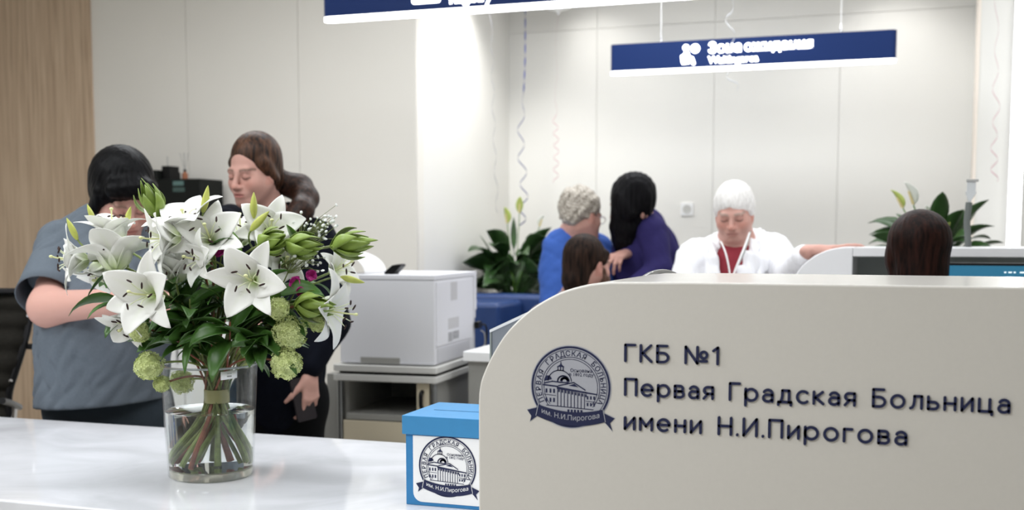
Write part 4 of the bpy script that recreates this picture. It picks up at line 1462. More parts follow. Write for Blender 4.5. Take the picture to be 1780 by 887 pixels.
LILIES = [
    ('large open lily facing the viewer at the front centre of the bouquet', 436, 487, 2.47, (-.06, .10, 1), .094, 0, 24, 84, 3, .8, ()),
    ('open lily with dark anthers at the lower left, above the viburnum balls', 254, 513, 2.50, (-.38, .05, 1), .106, 22, 24, 88, 3, .9, ()),
    ('open lily facing up at the top of the bouquet below the long haired woman', 364, 412, 2.60, (.10, .45, 1), .092, 28, 22, 88, 3, 1.0, ((357, 346, 2.62, (.25, 1, .1), .062),)),
    ('lily seen from the side at the top left, petals over the black machine', 322, 382, 2.62, (-.20, .72, .30), .104, 10, 18, 90, 3, .6, ()),
    ('lily opening upward in front of the bowed head with black hair', 196, 402, 2.70, (-.05, 1, .02), .094, 10, 16, 96, 3, .95, ((158, 371, 2.74, (-.35, 1, .1), .045), (222, 377, 2.70, (.4, 1, .2), .052))),
    ('broad lily with recurved petals at the left, facing up and left', 200, 442, 2.62, (-.12, .80, -.30), .104, 30, 22, 112, 3, .5, ()),
    ('outermost lily at the left edge, trumpet facing left', 128, 452, 2.66, (-1, .05, .45), .088, 15, 20, 104, 3, .95, ((125, 398, 2.70, (-.42, 1, .1), .055),)),
    ('lily left of centre turned to the left with anthers pointing left', 286, 415, 2.56, (-1, -.1, .55), .092, 0, 20, 94, 3, .95, ()),
    ('half hidden lily seen from outside with fanned petals below the top blooms', 304, 470, 2.60, (.0, 1, .30), .078, 30, 14, 44, 2, .5, ()),
    ('small lily with brown anthers beside the fanned one', 347, 452, 2.56, (-.7, .1, .8), .066, 20, 24, 98, 2, 1.0, ()),
    ('lily at the upper right below the ponytail, wide petal to the right', 470, 398, 2.66, (.35, .35, 1), .088, 20, 22, 90, 3, .9, ((441, 357, 2.64, (.05, 1, .1), .060), (452, 384, 2.58, (.8, .75, .3), .064))),
    ('drooping lily at the right edge in front of the printer', 574, 541, 2.60, (1, -.18, .22), .098, 10, 18, 122, 2, 1.05, ()),
    ('cream lily behind the green pods at the right, above the drooping one', 588, 468, 2.70, (.85, .35, .5), .066, 0, 22, 104, 2, 1.05, ((613, 487, 2.68, (1, -.22, .1), .058),)),
    ('lily tucked behind the lower left open bloom, hanging low', 222, 562, 2.60, (-.45, -.75, .8), .074, 0, 22, 78, 2, .8, ()),
    ('drooping lily with long curled petals in front of the grey sleeve', 172, 478, 2.72, (-.35, -.9, .35), .086, 35, 18, 108, 2, .6, ()),
    ('lily behind the top bloom showing two pale stigmas', 418, 408, 2.74, (.1, 1, .5), .074, 15, 18, 78, 2, 1.1, ()),
    ('lily half hidden behind the green pods right of centre', 496, 455, 2.66, (.5, .3, 1), .072, 5, 24, 88, 2, .7, ()),
]
for i, (lab, px, py, d, ax, L, roll, a0, a1, lv, stm, buds) in enumerate(LILIES):
    lily(lab, px, py, d, ax, L, roll, a0, a1, lv, i, stm, buds)

# leafy pods (closed bunches of green bracts)
def pod(label, px, py, d, axis, L, w, seed):
    rnd = random.Random(seed)
    axis = cdir(*axis)
    L *= 1.18
    c = at_d(px, py, d)
    base = c - axis * L * .5
    path = stem_path(base, -axis)
    t = thing('green_pod', label, 'greenery', base, group='leafy green pods')
    MB().tube(path, np.interp(np.arange(len(path)), [0, 15, len(path) - 1], [.003, .0034, .0042]), 8).build('stem', M['stemd'], t, world=True)
    A = frame_of(axis, rnd.random() * 3)
    for k in range(11):
        a = k * 2.39996
        ring_ = k / 11
        rad = A[:, 0] * math.cos(a) + A[:, 1] * math.sin(a)
        op = .06 + .5 * ring_
        dd = axis * 1.0 + rad * op
        side = np.cross(axis, rad)
        b_ = MB()
        n, m = 9, 5
        G_ = np.zeros((n, m, 3))
        ll = L * (1.02 - .3 * ring_) * rnd.uniform(.9, 1.1)
        dd /= np.linalg.norm(dd)
        for i in range(n):
            s = i / (n - 1)
            wd = w * math.sin(PI * min(1, .06 + .94 * s ** .75)) ** .9 + (.004 if s < .2 else 0)
            if i == n - 1:
                wd = .001
            for j in range(m):
                v = (j / (m - 1) - .5) * 2
                q = base + dd * ll * s + rad * (.010 * math.sin(PI * s) * (1 + ring_) - .006 * s * s * (1 - 1.6 * ring_)) - rad * (wd * .16 * v * v)
                G_[i, j] = q + side * v * wd / 2
        b_.grid(G_).build('bract', M['pod'], t, world=True, angle=180, solid=.0011)
    add_leaves(t, path, 3, lo=.5, hi=.95, m=M['leaf2'])

pod('upright bunch of green bracts in front of the black hair', 262, 347, 2.66, (-.35, 1, .2), .075, .026, 1)
pod('rightmost green pod pointing right above the printer', 612, 424, 2.62, (1, .12, .25), .088, .030, 2)
pod('green pod pointing right, second from the right edge of the bouquet', 528, 427, 2.56, (1, .05, .4), .082, .030, 3)
pod('green pod right of the large front lily, beside its upper petals', 475, 418, 2.55, (.9, .3, .5), .074, .028, 4)
pod('low green pod above the right viburnum balls', 545, 532, 2.54, (1, -.05, .4), .082, .030, 5)

# viburnum snowballs
def snowball(label, px, py, d, R, seed, back=(0, -.3, -.6)):
    rnd = random.Random(seed)
    c = at_d(px, py, d)
    t = thing('viburnum', label, 'flower', c, group='pale green viburnum balls')
    b_ = MB()
    n = int(70 + 2600 * R)
    b_.ell(c, (R * .80,) * 3, 14, 9)
    for k in range(n):
        z = 1 - 2 * (k + .5) / n
        a = k * 2.39996
        nr = np.array([math.sqrt(1 - z * z) * math.cos(a), math.sqrt(1 - z * z) * math.sin(a), z])
        nq = nr + np.array([rnd.gauss(0, .35) for _ in range(3)])
        nq /= np.linalg.norm(nq)
        s1 = np.cross(nq, (.2, .9, .3))
        s1 /= np.linalg.norm(s1)
        s2 = np.cross(nq, s1)
        o = c + nr * R * rnd.uniform(.84, 1.04)
        r0 = rnd.random() * 6
        fr = R * rnd.uniform(.15, .23) * (.03 / R) ** .5
        V, F = [o - nr * .001], []
        for q in range(5):
            for (da, rr, hh_) in ((-.42, .8, .0012), (0, 1.05, .0005), (.42, .8, .0012)):
                an = r0 + 2 * PI * q / 5 + da
                V.append(o + fr * rr * (s1 * math.cos(an) + s2 * math.sin(an)) + nr * hh_)
            i = 1 + 3 * q
            F.append((0, i, i + 1, i + 2))
        b_.add(V, F)
    o = b_.build('floret_head', M['snow'], t, world=True, smooth=False)
    o['kind'] = 'stuff'
    bk_ = TIE + np.array([0, 0, .06]) - c
    bk_[2] = abs(bk_[2]) * .2 + .03
    path = stem_path(c, bk_ / np.linalg.norm(bk_), seed % 3 > 0)
    MB().tube(path, .0026, 7).build('stem', M['stemr'] if seed % 2 else M['stem'], t, world=True)
    add_leaves(t, path, 2, (.05, .08), (.03, .045), .4, .8)

for i, (lab, px, py, d, R) in enumerate((
        ('upper large viburnum ball at the right above the dark trousers', 503, 579, 2.56, .037), ('lowest viburnum ball at the right, hanging beside the vase', 497, 632, 2.56, .035),
        ('viburnum ball at the left hanging beside the vase rim', 259, 636, 2.60, .032), ('small viburnum ball under the lower left lily', 243, 578, 2.58, .022),
        ('viburnum ball seen through the vase glass below the rim', 316, 664, 2.69, .028), ('small viburnum ball low at the left of the vase rim', 281, 668, 2.62, .018),
        ('small viburnum ball beside the drooping right lily', 553, 562, 2.58, .020), ('small viburnum ball below the large front lily', 484, 536, 2.54, .024),
        ('viburnum ball deep between the stems above the vase rim', 425, 622, 2.72, .024))):
    snowball(lab, px, py, d, R, i)

# baby's breath
def gypsophila(label, pts, d, tip0, seed, n):
    rnd = random.Random(seed)
    base = at_d(*tip0, d)
    path = stem_path(base, cdir(-.4, -1, 0), True)
    t = thing('gypsophila', label, 'flower', base, group="sprays of baby's breath")
    MB().tube(path, .0017, 6).build('stem', M['stemd'], t, world=True)
    src = None
    for k in range(n):
        cx, cy, rx, ry = pts
        p = at_d(cx + rnd.gauss(0, rx), cy + rnd.gauss(0, ry), d + rnd.uniform(-.05, .05))
        m_ = base + (p - base) * .5 + np.array([0, 0, rnd.uniform(-.01, .02)])
        MB().tube([base, m_, p], [.0009, .0007, .0006], 5).build('twig', M['stemd'], t, world=True)
        if src is None:
            b_ = MB()
            for q in range(7):
                a = 2 * PI * q / 7
                b_.ell((.0026 * math.cos(a), .0026 * math.sin(a), .0008), (.0024, .0024, .0014), 6, 4)
            b_.ell((0, 0, .001), (.003, .003, .0028), 7, 5)
            src = b_.build('blossom', M['gyp'], t)
            o = src
        else:
            o = src.copy()
            COL.objects.link(o)
            o.parent = t
        o.location = Vector(p - np.array(t.location))
        o.rotation_euler = (rnd.random() * 3, rnd.random() * 3, 0)
        s = rnd.uniform(.55, 1.0)
        o.scale = (s, s, s)
gypsophila("spray of baby's breath against the dark jacket at the right", (553, 398, 21, 14), 2.70, (520, 432), 4, 62)
gypsophila("small spray of baby's breath between the green pods", (540, 450, 22, 14), 2.60, (500, 475), 5, 20)

# magenta blossoms
def magenta(label, px, py, d, R, seed):
    rnd = random.Random(seed)
    c = at_d(px, py, d)
    path = stem_path(c, cdir(-.2, -1, -.2), True)
    t = thing('pink_flower', label, 'flower', c, group='magenta blossoms')
    MB().tube(path, .0018, 6).build('stem', M['stemd'], t, world=True)
    A = frame_of(cdir(rnd.uniform(-.3, .3), .3, 1), 0)
    for k in range(8):
        a = 2.4 * k
        rad = A[:, 0] * math.cos(a) + A[:, 1] * math.sin(a)
        b_ = MB()
        b_.grid(leaf_pts(c, rad * (.5 + .06 * k) + A[:, 2] * .6, R, R * .95, .6, .12, 7, 5, side=np.cross(A[:, 2], rad), peak=.62, wave=.12, rnd=rnd))
        b_.build('petal', M['magenta'], t, world=True, angle=180, solid=.0007)
magenta('magenta blossom glimpsed above the large front lily', 386, 436, 2.62, .022, 1)
magenta('magenta blossom at the right behind the low green pod', 541, 480, 2.62, .017, 2)
magenta('magenta blossom left of the other one at the right', 516, 494, 2.60, .020, 3)
magenta('lowest small magenta blossom above the low green pod', 524, 508, 2.58, .014, 4)

# sprays of dark foliage filling the middle
for i, (lab, px, py, d, n) in enumerate((
        ('dark leafy spray in the middle below the large front lily', 400, 560, 2.56, 9), ('dark leafy spray between the two left lilies', 330, 520, 2.56, 9),
        ('dark leafy spray under the left lilies', 285, 470, 2.64, 7), ('dark leafy spray low at the left of the vase rim', 310, 585, 2.60, 9),
        ('dark leafy spray right of the middle under the pods', 480, 500, 2.60, 8), ('dark leafy spray low at the right of the vase rim', 455, 585, 2.60, 9),
        ('dark leafy spray behind the middle of the bouquet', 380, 500, 2.74, 8), ('leafy spray with narrow leaves at the left edge', 205, 500, 2.68, 6),
        ('dark leafy spray behind the right viburnum balls', 510, 560, 2.66, 7), ('dark leafy spray just above the binding', 365, 615, 2.62, 8))):
    h = at_d(px, py, d)
    path = stem_path(h, cdir(0, -1, 0), i % 2 > 0)
    t = thing('foliage_spray', lab, 'greenery', h, group='leafy sprays in the bouquet')
    MB().tube(path, np.interp(np.arange(len(path)), [0, 15, len(path) - 1], [.0018, .003, .0042]), 7).build('stem', M['stemd'] if i % 3 else M['stemr'], t, world=True)
    add_leaves(t, path, n + (5 if py < 570 else 0), (.09, .145), (.034, .050), .45 if py < 570 else .8, 1.0)
# ================================================================== people: smooth bodies from blended shapes
class Body:
    """smooth union of round cones and ellipsoids, meshed by surface nets into one continuous skin"""
    def __init__(s, k=.02):
        s.p, s.k, s.cuts, s.disp = [], k, [], None

    def cone(s, a, b, ra, rb, k=None, flat=None, sub=False):
        """flat=(axis, factor): squash the cross-section along axis"""
        s.p.append(('c', np.array(a, float), np.array(b, float), ra, rb, s.k if k is None else k, flat, sub))
        return s

    def chain(s, pts, rads, k=None, flat=None):
        for i in range(len(pts) - 1):
            s.cone(pts[i], pts[i + 1], rads[i], rads[i + 1], k, flat)
        return s

    def ell(s, c, r, R=None, k=None, sub=False):
        s.p.append(('e', np.array(c, float), np.array(r, float), np.eye(3) if R is None else np.array(R, float), s.k if k is None else k, None, None, sub))
        return s

    def cut(s, p, n, k=.004):
        """keep only the side the normal points away from"""
        n = np.array(n, float)
        s.cuts.append((np.array(p, float), n / np.linalg.norm(n), k))
        return s

    def mesh(s, vox):
        lo, hi = np.full(3, 1e9), np.full(3, -1e9)
        bb = []
        for q in s.p:
            if q[0] == 'c':
                r = max(q[3], q[4]) * (max(1, q[6][1]) if q[6] else 1)
                a, b = np.minimum(q[1], q[2]) - r, np.maximum(q[1], q[2]) + r
            else:
                e = np.abs(q[3]) @ q[2]
                a, b = q[1] - e, q[1] + e
            bb.append((a, b))
            if not q[7]:
                lo, hi = np.minimum(lo, a), np.maximum(hi, b)
        lo, hi = lo - 4 * vox - .01, hi + 4 * vox + .01
        n = np.ceil((hi - lo) / vox).astype(int) + 1
        D = np.full(n, .05, np.float32)
        ax = [lo[i] + vox * np.arange(n[i]) for i in range(3)]
        for q, (a, b) in zip(s.p, bb):
            mg = q[5] * 1.2 + .02 if q[0] == 'c' else q[4] * 1.2 + .02
            i0 = np.maximum(0, np.floor((a - mg - lo) / vox).astype(int))
            i1 = np.minimum(n, np.ceil((b + mg - lo) / vox).astype(int) + 1)
            if (i1 <= i0).any():
                continue
            X, Y, Z = np.meshgrid(*[ax[i][i0[i]:i1[i]] for i in range(3)], indexing='ij')
            P = np.stack([X, Y, Z], -1)
            if q[0] == 'c':
                A, B, ra, rb, k, fl, sub = q[1:]
                ab = B - A
                t = np.clip(((P - A) @ ab) / (ab @ ab + 1e-12), 0, 1)
                v = P - A - t[..., None] * ab
                if fl:
                    u = np.array(fl[0], float)
                    u /= np.linalg.norm(u)
                    v = v + ((v @ u) * (1 / fl[1] - 1))[..., None] * u
                    d = (np.linalg.norm(v, axis=-1) - (ra + (rb - ra) * t)) * min(1, fl[1] ** .5)
                else:
                    d = np.linalg.norm(v, axis=-1) - (ra + (rb - ra) * t)
            else:
                C, r, R, k, _, _, sub = q[1:]
                v = (P - C) @ R
                k0 = np.linalg.norm(v / r, axis=-1)
                k1 = np.linalg.norm(v / r ** 2, axis=-1)
                d = k0 * (k0 - 1) / (k1 + 1e-9)
            sl = tuple(slice(i0[i], i1[i]) for i in range(3))
            cur = D[sl]
            if sub:
                h = np.maximum(k - np.abs(cur + d), 0) / (k + 1e-9)
                D[sl] = np.maximum(cur, -d) + h * h * k / 4
            else:
                h = np.maximum(k - np.abs(cur - d), 0) / (k + 1e-9)
                D[sl] = np.minimum(cur, d) - h * h * k / 4
        if s.cuts or s.disp:
            P = np.stack(np.meshgrid(*ax, indexing='ij'), -1)
            if s.disp:
                near = np.abs(D) < .045
                D[near] += s.disp(P[near]).astype(np.float32)
            for p, nn, k in s.cuts:
                d = (P - p) @ nn
                h = np.maximum(k - np.abs(D - d), 0) / k
                D = np.maximum(D, d) + h * h * k / 4
        D = np.pad(D, 1, constant_values=.05)
        lo = lo - vox
        return surface_nets(D, lo, vox)

def surface_nets(D, lo, vox):
    S_ = D < 0
    c = np.zeros(np.array(D.shape) - 1, np.int8)
    for dx in (0, 1):
        for dy in (0, 1):
            for dz in (0, 1):
                c += S_[dx:dx + c.shape[0], dy:dy + c.shape[1], dz:dz + c.shape[2]]
    I = np.argwhere((c > 0) & (c < 8))
    idx = np.full(c.shape, -1, np.int64)
    idx[tuple(I.T)] = np.arange(len(I))
    acc, cnt = np.zeros((len(I), 3)), np.zeros(len(I))
    cor = [(x, y, z) for x in (0, 1) for y in (0, 1) for z in (0, 1)]
    for i, a in enumerate(cor):
        for b in cor[i + 1:]:
            if sum(abs(p - q) for p, q in zip(a, b)) != 1:
                continue
            da, db = D[tuple((I + a).T)].astype(float), D[tuple((I + b).T)].astype(float)
            m = (da < 0) != (db < 0)
            t = np.where(m, da / np.where(m, da - db, 1), 0)
            pt = np.array(a) + t[:, None] * (np.array(b) - np.array(a))
            acc[m] += pt[m]
            cnt[m] += 1
    V = lo + vox * (I + acc / cnt[:, None])
    F = []
    for axn in range(3):
        a = [slice(None)] * 3
        b = [slice(None)] * 3
        a[axn], b[axn] = slice(0, -1), slice(1, None)
        sa, sb = S_[tuple(a)], S_[tuple(b)]
        E_ = np.argwhere(sa != sb)
        u, v = (axn + 1) % 3, (axn + 2) % 3
        ok = (E_[:, u] > 0) & (E_[:, v] > 0) & (E_[:, u] < c.shape[u]) & (E_[:, v] < c.shape[v])
        E_ = E_[ok]
        eu, ev = np.eye(3, dtype=int)[u], np.eye(3, dtype=int)[v]
        q = np.stack([idx[tuple((E_ - eu - ev).T)], idx[tuple((E_ - ev).T)], idx[tuple(E_.T)], idx[tuple((E_ - eu).T)]], 1)
        fl = sa[tuple(E_.T)]
        q[~fl] = q[~fl][:, ::-1]
        F.append(q)
    return V, np.concatenate(F)

def skin_obj(name, VF, m, parent, colors=None, smooth_iter=0):
    V, F = VF
    if smooth_iter:
        e = np.concatenate([F[:, [0, 1]], F[:, [1, 2]], F[:, [2, 3]], F[:, [3, 0]]])
        for it in range(smooth_iter):
            acc, cnt = np.zeros_like(V), np.zeros(len(V))
            np.add.at(acc, e[:, 0], V[e[:, 1]])
            np.add.at(cnt, e[:, 0], 1)
            np.add.at(acc, e[:, 1], V[e[:, 0]])
            np.add.at(cnt, e[:, 1], 1)
            V = V * .5 + .5 * acc / cnt[:, None]
    V = V - root_loc(parent)
    me = bpy.data.meshes.new(name)
    me.vertices.add(len(V))
    me.vertices.foreach_set('co', V.astype(np.float32).ravel())
    me.loops.add(F.size)
    me.loops.foreach_set('vertex_index', F.astype(np.int32).ravel())
    me.polygons.add(len(F))
    me.polygons.foreach_set('loop_start', np.arange(0, F.size, 4, dtype=np.int32))
    me.polygons.foreach_set('loop_total', np.full(len(F), 4, dtype=np.int32))
    me.update(calc_edges=True)
    me.validate()
    me.polygons.foreach_set('use_smooth', [True] * len(me.polygons))
    me.materials.append(m)
    if colors is not None:
        ca = me.color_attributes.new('tone', 'FLOAT_COLOR', 'POINT')
        ca.data.foreach_set('color', np.asarray(colors, np.float32).ravel())
    o = bpy.data.objects.new(name, me)
    COL.objects.link(o)
    o.parent = parent
    return o

def head_frame(yaw, pitch, roll=0.0):
    """columns: the person's left-to-right x, forward y (face), up z.  yaw 0 faces the viewer's side; + turns to the picture's right.
    pitch + bows the head"""
    f = -_fw * math.cos(yaw) + _r * math.sin(yaw)
    u = _up.copy()
    x = np.cross(f, u)
    f2 = f * math.cos(pitch) - u * math.sin(pitch)
    u2 = u * math.cos(pitch) + f * math.sin(pitch)
    x2 = x * math.cos(roll) + u2 * math.sin(roll)
    u3 = u2 * math.cos(roll) - x * math.sin(roll)
    return np.stack([x2, f2, u3], 1)

def add_head(b, c, A, s=1.0, jaw=1.0, cheek=1.0, nose=1.0, eyes_open=False):
    """skull, face with brow, lids, nose, lips, chin and ears"""
    c = np.array(c, float)
    W = lambda x, y, z: c + s * (A @ np.array([x, y, z], float))
    E_ = lambda x, y, z, rx, ry, rz, k=.02, sub=False: b.ell(W(x, y, z), (rx * s, ry * s, rz * s), A, k * s, sub)
    E_(0, -.018, .035, .074, .092, .085)
    E_(0, .026, -.028, .060 * jaw, .058, .082, .03)
    for q in (-1, 1):
        b.cone(W(q * .054 * jaw, .002, -.045), W(q * .020, .066, -.094), .022 * s, .018 * s, .03 * s)
        E_(q * .036, .054, -.034, .028 * cheek, .028 * cheek, .028 * cheek, .03)
    E_(0, .070, -.094, .021, .019, .017, .025)
    b.cone(W(-.036, .077, .014), W(.036, .077, .014), .011 * s, .011 * s, .014 * s)
    for q in (-1, 1):
        E_(q * .032, .100, -.006, .018, .014, .013, .012, True)
        E_(q * .032, .076, -.006, .0135, .0135, .0125, .004)
    b.cone(W(0, .086, .006), W(0, .106, -.030), .007 * s, .0105 * s * nose, .012 * s)
    E_(0, .109, -.036, .0115 * nose, .0115, .0100, .008)
    for q in (-1, 1):
        E_(q * .0125, .098, -.039, .0078 * nose, .0095, .0072, .008)
    E_(0, .083, -.064, .028, .016, .018, .02)
    E_(0, .0955, -.0610, .021, .0075, .0048, .006)
    E_(0, .0940, -.0715, .018, .0080, .0056, .006)
    E_(0, .103, -.0662, .024, .008, .0016, .004, True)
    for q in (-1, 1):
        E_(q * .0755, -.004, -.012, .0085, .018, .030, .01)
        E_(q * .083, .002, -.010, .006, .010, .018, .006, True)
    return W

def face_tones(V, c, A, s, base, lip=(.50, .20, .17), brow=(.16, .10, .07), red=.5, lash=(.10, .06, .05)):
    L_ = ((V - np.array(c, float)) @ A) / s
    x, y, z = L_[:, 0], L_[:, 1], L_[:, 2]
    C = np.tile(np.array(base, float), (len(V), 1))
    def mix(w, col):
        w = np.clip(w, 0, 1)[:, None]
        C[:] = C * (1 - w) + np.array(col) * w
    g = lambda a, b_, cx, cz, rx, rz: np.exp(-(((a - cx) / rx) ** 2 + ((b_ - cz) / rz) ** 2))
    front = (y > .04)
    rd = np.array(base) * np.array([1.04, .72, .66])
    for q in (-1, 1):
        mix(red * .7 * g(x, z, q * .042, -.032, .02, .018) * front, rd)
    mix(red * .8 * g(x, z, 0, -.036, .014, .014) * (y > .08), rd)
    mix(red * .6 * (np.abs(x) > .070) * (np.abs(z + .012) < .034) * (np.abs(y) < .03), rd)
    lipw = (np.abs(x) < .024) * np.exp(-((z + .0664 + .12 * x * x / .024) / .0085) ** 4) * (y > .085) * (1 - (np.abs(x) / .025) ** 4)
    mix(.85 * lipw, lip)
    mix(.8 * np.exp(-((z + .0664) / .0018) ** 2) * (np.abs(x) < .024) * (y > .08), np.array(lip) * .45)
    for q in (-1, 1):
        xx = q * x
        bz_ = .0155 + .004 * np.sin(np.clip((xx - .012) / .042, 0, 1) * PI) - .05 * np.clip(xx - .045, 0, 1)
        mix(.9 * np.exp(-((z - bz_) / .0046) ** 2) * (xx > .013) * (xx < .056) * (y > .05), brow)
        ez = -.0125 + .0035 * ((xx - .032) / .014) ** 2
        mix(.95 * np.exp(-((z - ez) / .0028) ** 2) * (np.abs(xx - .032) < .0165) * (y > .06), lash)
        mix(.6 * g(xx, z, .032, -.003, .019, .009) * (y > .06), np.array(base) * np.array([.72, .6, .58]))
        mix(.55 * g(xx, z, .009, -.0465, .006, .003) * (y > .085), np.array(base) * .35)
    return np.concatenate([C, np.ones((len(V), 1))], 1)

def add_hand(b, wrist, fwd, palm, thumb_side, curl, s=1.0, spread=.10, thumb=(.6, .5), lift=None):
    """wrist -> knuckles along fwd; palm = direction the palm faces; thumb_side = sideways direction of the thumb;
    curl = bend per joint (radians) for index..little"""
    w, f = np.array(wrist, float), np.array(fwd, float)
    f /= np.linalg.norm(f)
    p = np.array(palm, float)
    p -= f * (p @ f)
    p /= np.linalg.norm(p)
    t = np.cross(f, p)
    if t @ np.array(thumb_side, float) < 0:
        t = -t
    Lf = [(.042, .026, .021), (.047, .029, .022), (.043, .027, .021), (.033, .021, .019)]
    off = [.027, .009, -.009, -.025]
    kn = [.088, .092, .087, .079]
    b.cone(w - f * .01, w + f * .03, .021 * s, .023 * s, .02, (p, .72))
    for i in range(4):
        k = w + (f * kn[i] + t * off[i]) * s
        b.cone(w + (f * .018 + t * off[i] * .6) * s, k, .0125 * s, .0105 * s, .014, (p, .9))
        d0 = f * math.cos(spread * (1.5 - i) * .5) + t * math.sin(spread * (1.5 - i) * .5)
        ang, q = 0.0, k
        for j in range(3):
            ang += curl[i][j] if isinstance(curl[i], (tuple, list)) else curl[i]
            d = d0 * math.cos(ang) + p * math.sin(ang)
            e = q + d * Lf[i][j] * s
            r0, r1 = (.0098, .0090, .0080, .0066)[j], (.0090, .0080, .0066, .0058)[j]
            r0, r1 = (r0 * (.88 if i == 3 else 1), r1 * (.88 if i == 3 else 1))
            b.cone(q, e, r0 * s, r1 * s, .004)
            q = e
    a = w + (f * .022 + t * .020 + p * .004) * s
    d = f * math.cos(thumb[0]) + t * math.sin(thumb[0]) + p * .25
    d /= np.linalg.norm(d)
    q = a + d * .042 * s
    b.cone(a, q, .0145 * s, .0115 * s, .014)
    d2 = d * math.cos(thumb[1]) + (p * .6 + f * .8) * math.sin(thumb[1])
    d2 /= np.linalg.norm(d2)
    e = q + d2 * .032 * s
    b.cone(q, e, .0110 * s, .0095 * s, .005)
    d3 = d2 * .9 + p * .25
    d3 /= np.linalg.norm(d3)
    b.cone(e, e + d3 * .026 * s, .0095 * s, .0072 * s, .005)

def folds(seed, amp=.006, fr=14, dirv=(0, 0, 1), mix=.5):
    """soft cloth folds as a displacement of the surface"""
    r = np.random.RandomState(seed)
    K = [(r.normal(size=3) * fr * (.5 + r.rand()), r.rand() * 6, r.rand()) for _ in range(7)]
    dv = np.array(dirv, float)
    def f(P):
        out = np.zeros(len(P))
        for k, ph, a in K:
            k2 = k - dv * (k @ dv) * mix
            v = np.sin(P @ k2 + ph + 1.3 * np.sin(P @ k[::-1] * .7 + ph))
            out += a * (1 - np.abs(v)) ** 1.5
        return amp * (out / 3.5 - .45)
    return f

def strands(c, A, amp=.0022, n=70, seed=0, wob=1.5):
    """combed grooves radiating over the head"""
    c = np.array(c, float)
    def f(P):
        L_ = (P - c) @ A
        a = np.arctan2(L_[:, 0], L_[:, 1] * .8 + .02) + .0 * L_[:, 2]
        z = L_[:, 2]
        return amp * np.sin(n * a * .5 + wob * np.sin(z * 40 + seed)) * .6 + amp * .6 * np.sin(n * 1.7 * a * .5 + seed + 2 * np.sin(z * 23))
    return f

def hair_mat(name, c0, c1, scale=(60, 60, 6), rough=.42, spec=.4):
    m = mat(name, c0, rough, spec=spec)
    nt = m.node_tree
    N, L = nt.nodes, nt.links
    tc = N.new('ShaderNodeTexCoord')
    mp = N.new('ShaderNodeMapping')
    mp.inputs['Scale'].default_value = scale
    t = N.new('ShaderNodeTexNoise')
    t.inputs['Scale'].default_value = 3
    t.inputs['Detail'].default_value = 4
    cr = N.new('ShaderNodeValToRGB')
    cr.color_ramp.elements[0].position, cr.color_ramp.elements[0].color = .35, c0
    cr.color_ramp.elements[1].position, cr.color_ramp.elements[1].color = .7, c1
    L.new(tc.outputs['Object'], mp.inputs['Vector'])
    L.new(mp.outputs['Vector'], t.inputs['Vector'])
    L.new(t.outputs['Fac'], cr.inputs['Fac'])
    L.new(cr.outputs['Color'], N['Principled BSDF'].inputs['Base Color'])
    bp = N.new('ShaderNodeBump')
    bp.inputs['Strength'].default_value = .35
    bp.inputs['Distance'].default_value = .004
    L.new(t.outputs['Fac'], bp.inputs['Height'])
    L.new(bp.outputs['Normal'], N['Principled BSDF'].inputs['Normal'])
    return m

def skin_mat(name):
    return mat(name, (.6, .4, .3, 1), .55, spec=.25, attr='tone', sss=.06)

def shoes(parent, ps, yaw, m):
    """a pair of shoes on the floor"""
    f = -_fw * math.cos(yaw) + _r * math.sin(yaw)
    for p in ps:
        b = Body(.02)
        h = np.array([p[0], p[1], .0])
        b.cone(h - f * .05 + _up * .045, h + f * .12 + _up * .035, .043, .038, flat=(_up, .9))
        b.cone(h - f * .04 + _up * .05, h - f * .03 + _up * .10, .042, .04)
        b.cut(h, -_up, .003)
        skin_obj('shoe', b.mesh(.012), m, parent)
# ================================================================== the people
M['skin'] = skin_mat('skin')
SK1, SK2, SK3 = np.array(S(186, 144, 132)[:3]), np.array(S(196, 152, 140)[:3]), np.array(S(178, 136, 124)[:3])
at = at_d

def person(label, px, d, group=None):
    p = at_d(px, 450, d)
    return thing('person', label, 'person', (p[0], p[1], 0))

def v3(*p):
    return np.array(p, float)

def finish_body(t, b, vox, c, A, s, base, **kw):
    V, F = b.mesh(vox)
    return skin_obj('body', (V, F), M['skin'], t, face_tones(V, c, A, s, base, **kw))

def legs(b, hip_l, hip_r, foot_l, foot_r, rt=.085, rk=.055, ra=.042):
    for h, f in ((hip_l, foot_l), (hip_r, foot_r)):
        k = (np.array(h) + np.array(f)) / 2
        b.cone(h, k, rt, rk, .04)
        b.cone(k, f, rk, ra, .03)

# ------------------------------------------------------------------ woman in the navy jacket, long brown ponytail
t = person('woman with brown ponytail in dark navy jacket holding a dark phone', 490, 4.05)
c, s = at(441, 297, 4.0), .98
A = head_frame(-.50, .24, .03)
b = Body(.025)
W = add_head(b, c, A, s)
nb = at(470, 388, 4.08)
b.cone(W(0, -.025, -.06), nb, .052, .058, .03)
ch_ = at(486, 470, 4.06)
b.cone(nb, ch_, .07, .13, .06, (_fw, .75)).cone(ch_, at(487, 640, 4.05), .13, .12, .06, (_fw, .75))
sR, eR, wR = at(548, 418, 4.05), at(573, 560, 4.0), at(541, 641, 3.93)
sL, eL, wL = at(402, 392, 4.10), at(398, 510, 3.98), at(430, 560, 3.84)
b.chain([sR, eR, wR], [.052, .040, .026]).chain([sL, eL, wL], [.052, .040, .026])
add_hand(b, at(539, 650, 3.92), cdir(.03, -1, .05), cdir(-.75, .0, -.65), cdir(-1, 0, .4), [(.30, .45, .5), (.35, .5, .5), (.40, .5, .5), (.45, .5, .5)], .98, thumb=(.75, .1))
add_hand(b, wL, cdir(.8, -.3, .4), cdir(0, -1, 0), cdir(0, .3, 1), [.3] * 4, .95)
finish_body(t, b, .0040, c, A, s, SK1, lip=(.46, .17, .15), brow=(.12, .07, .05))
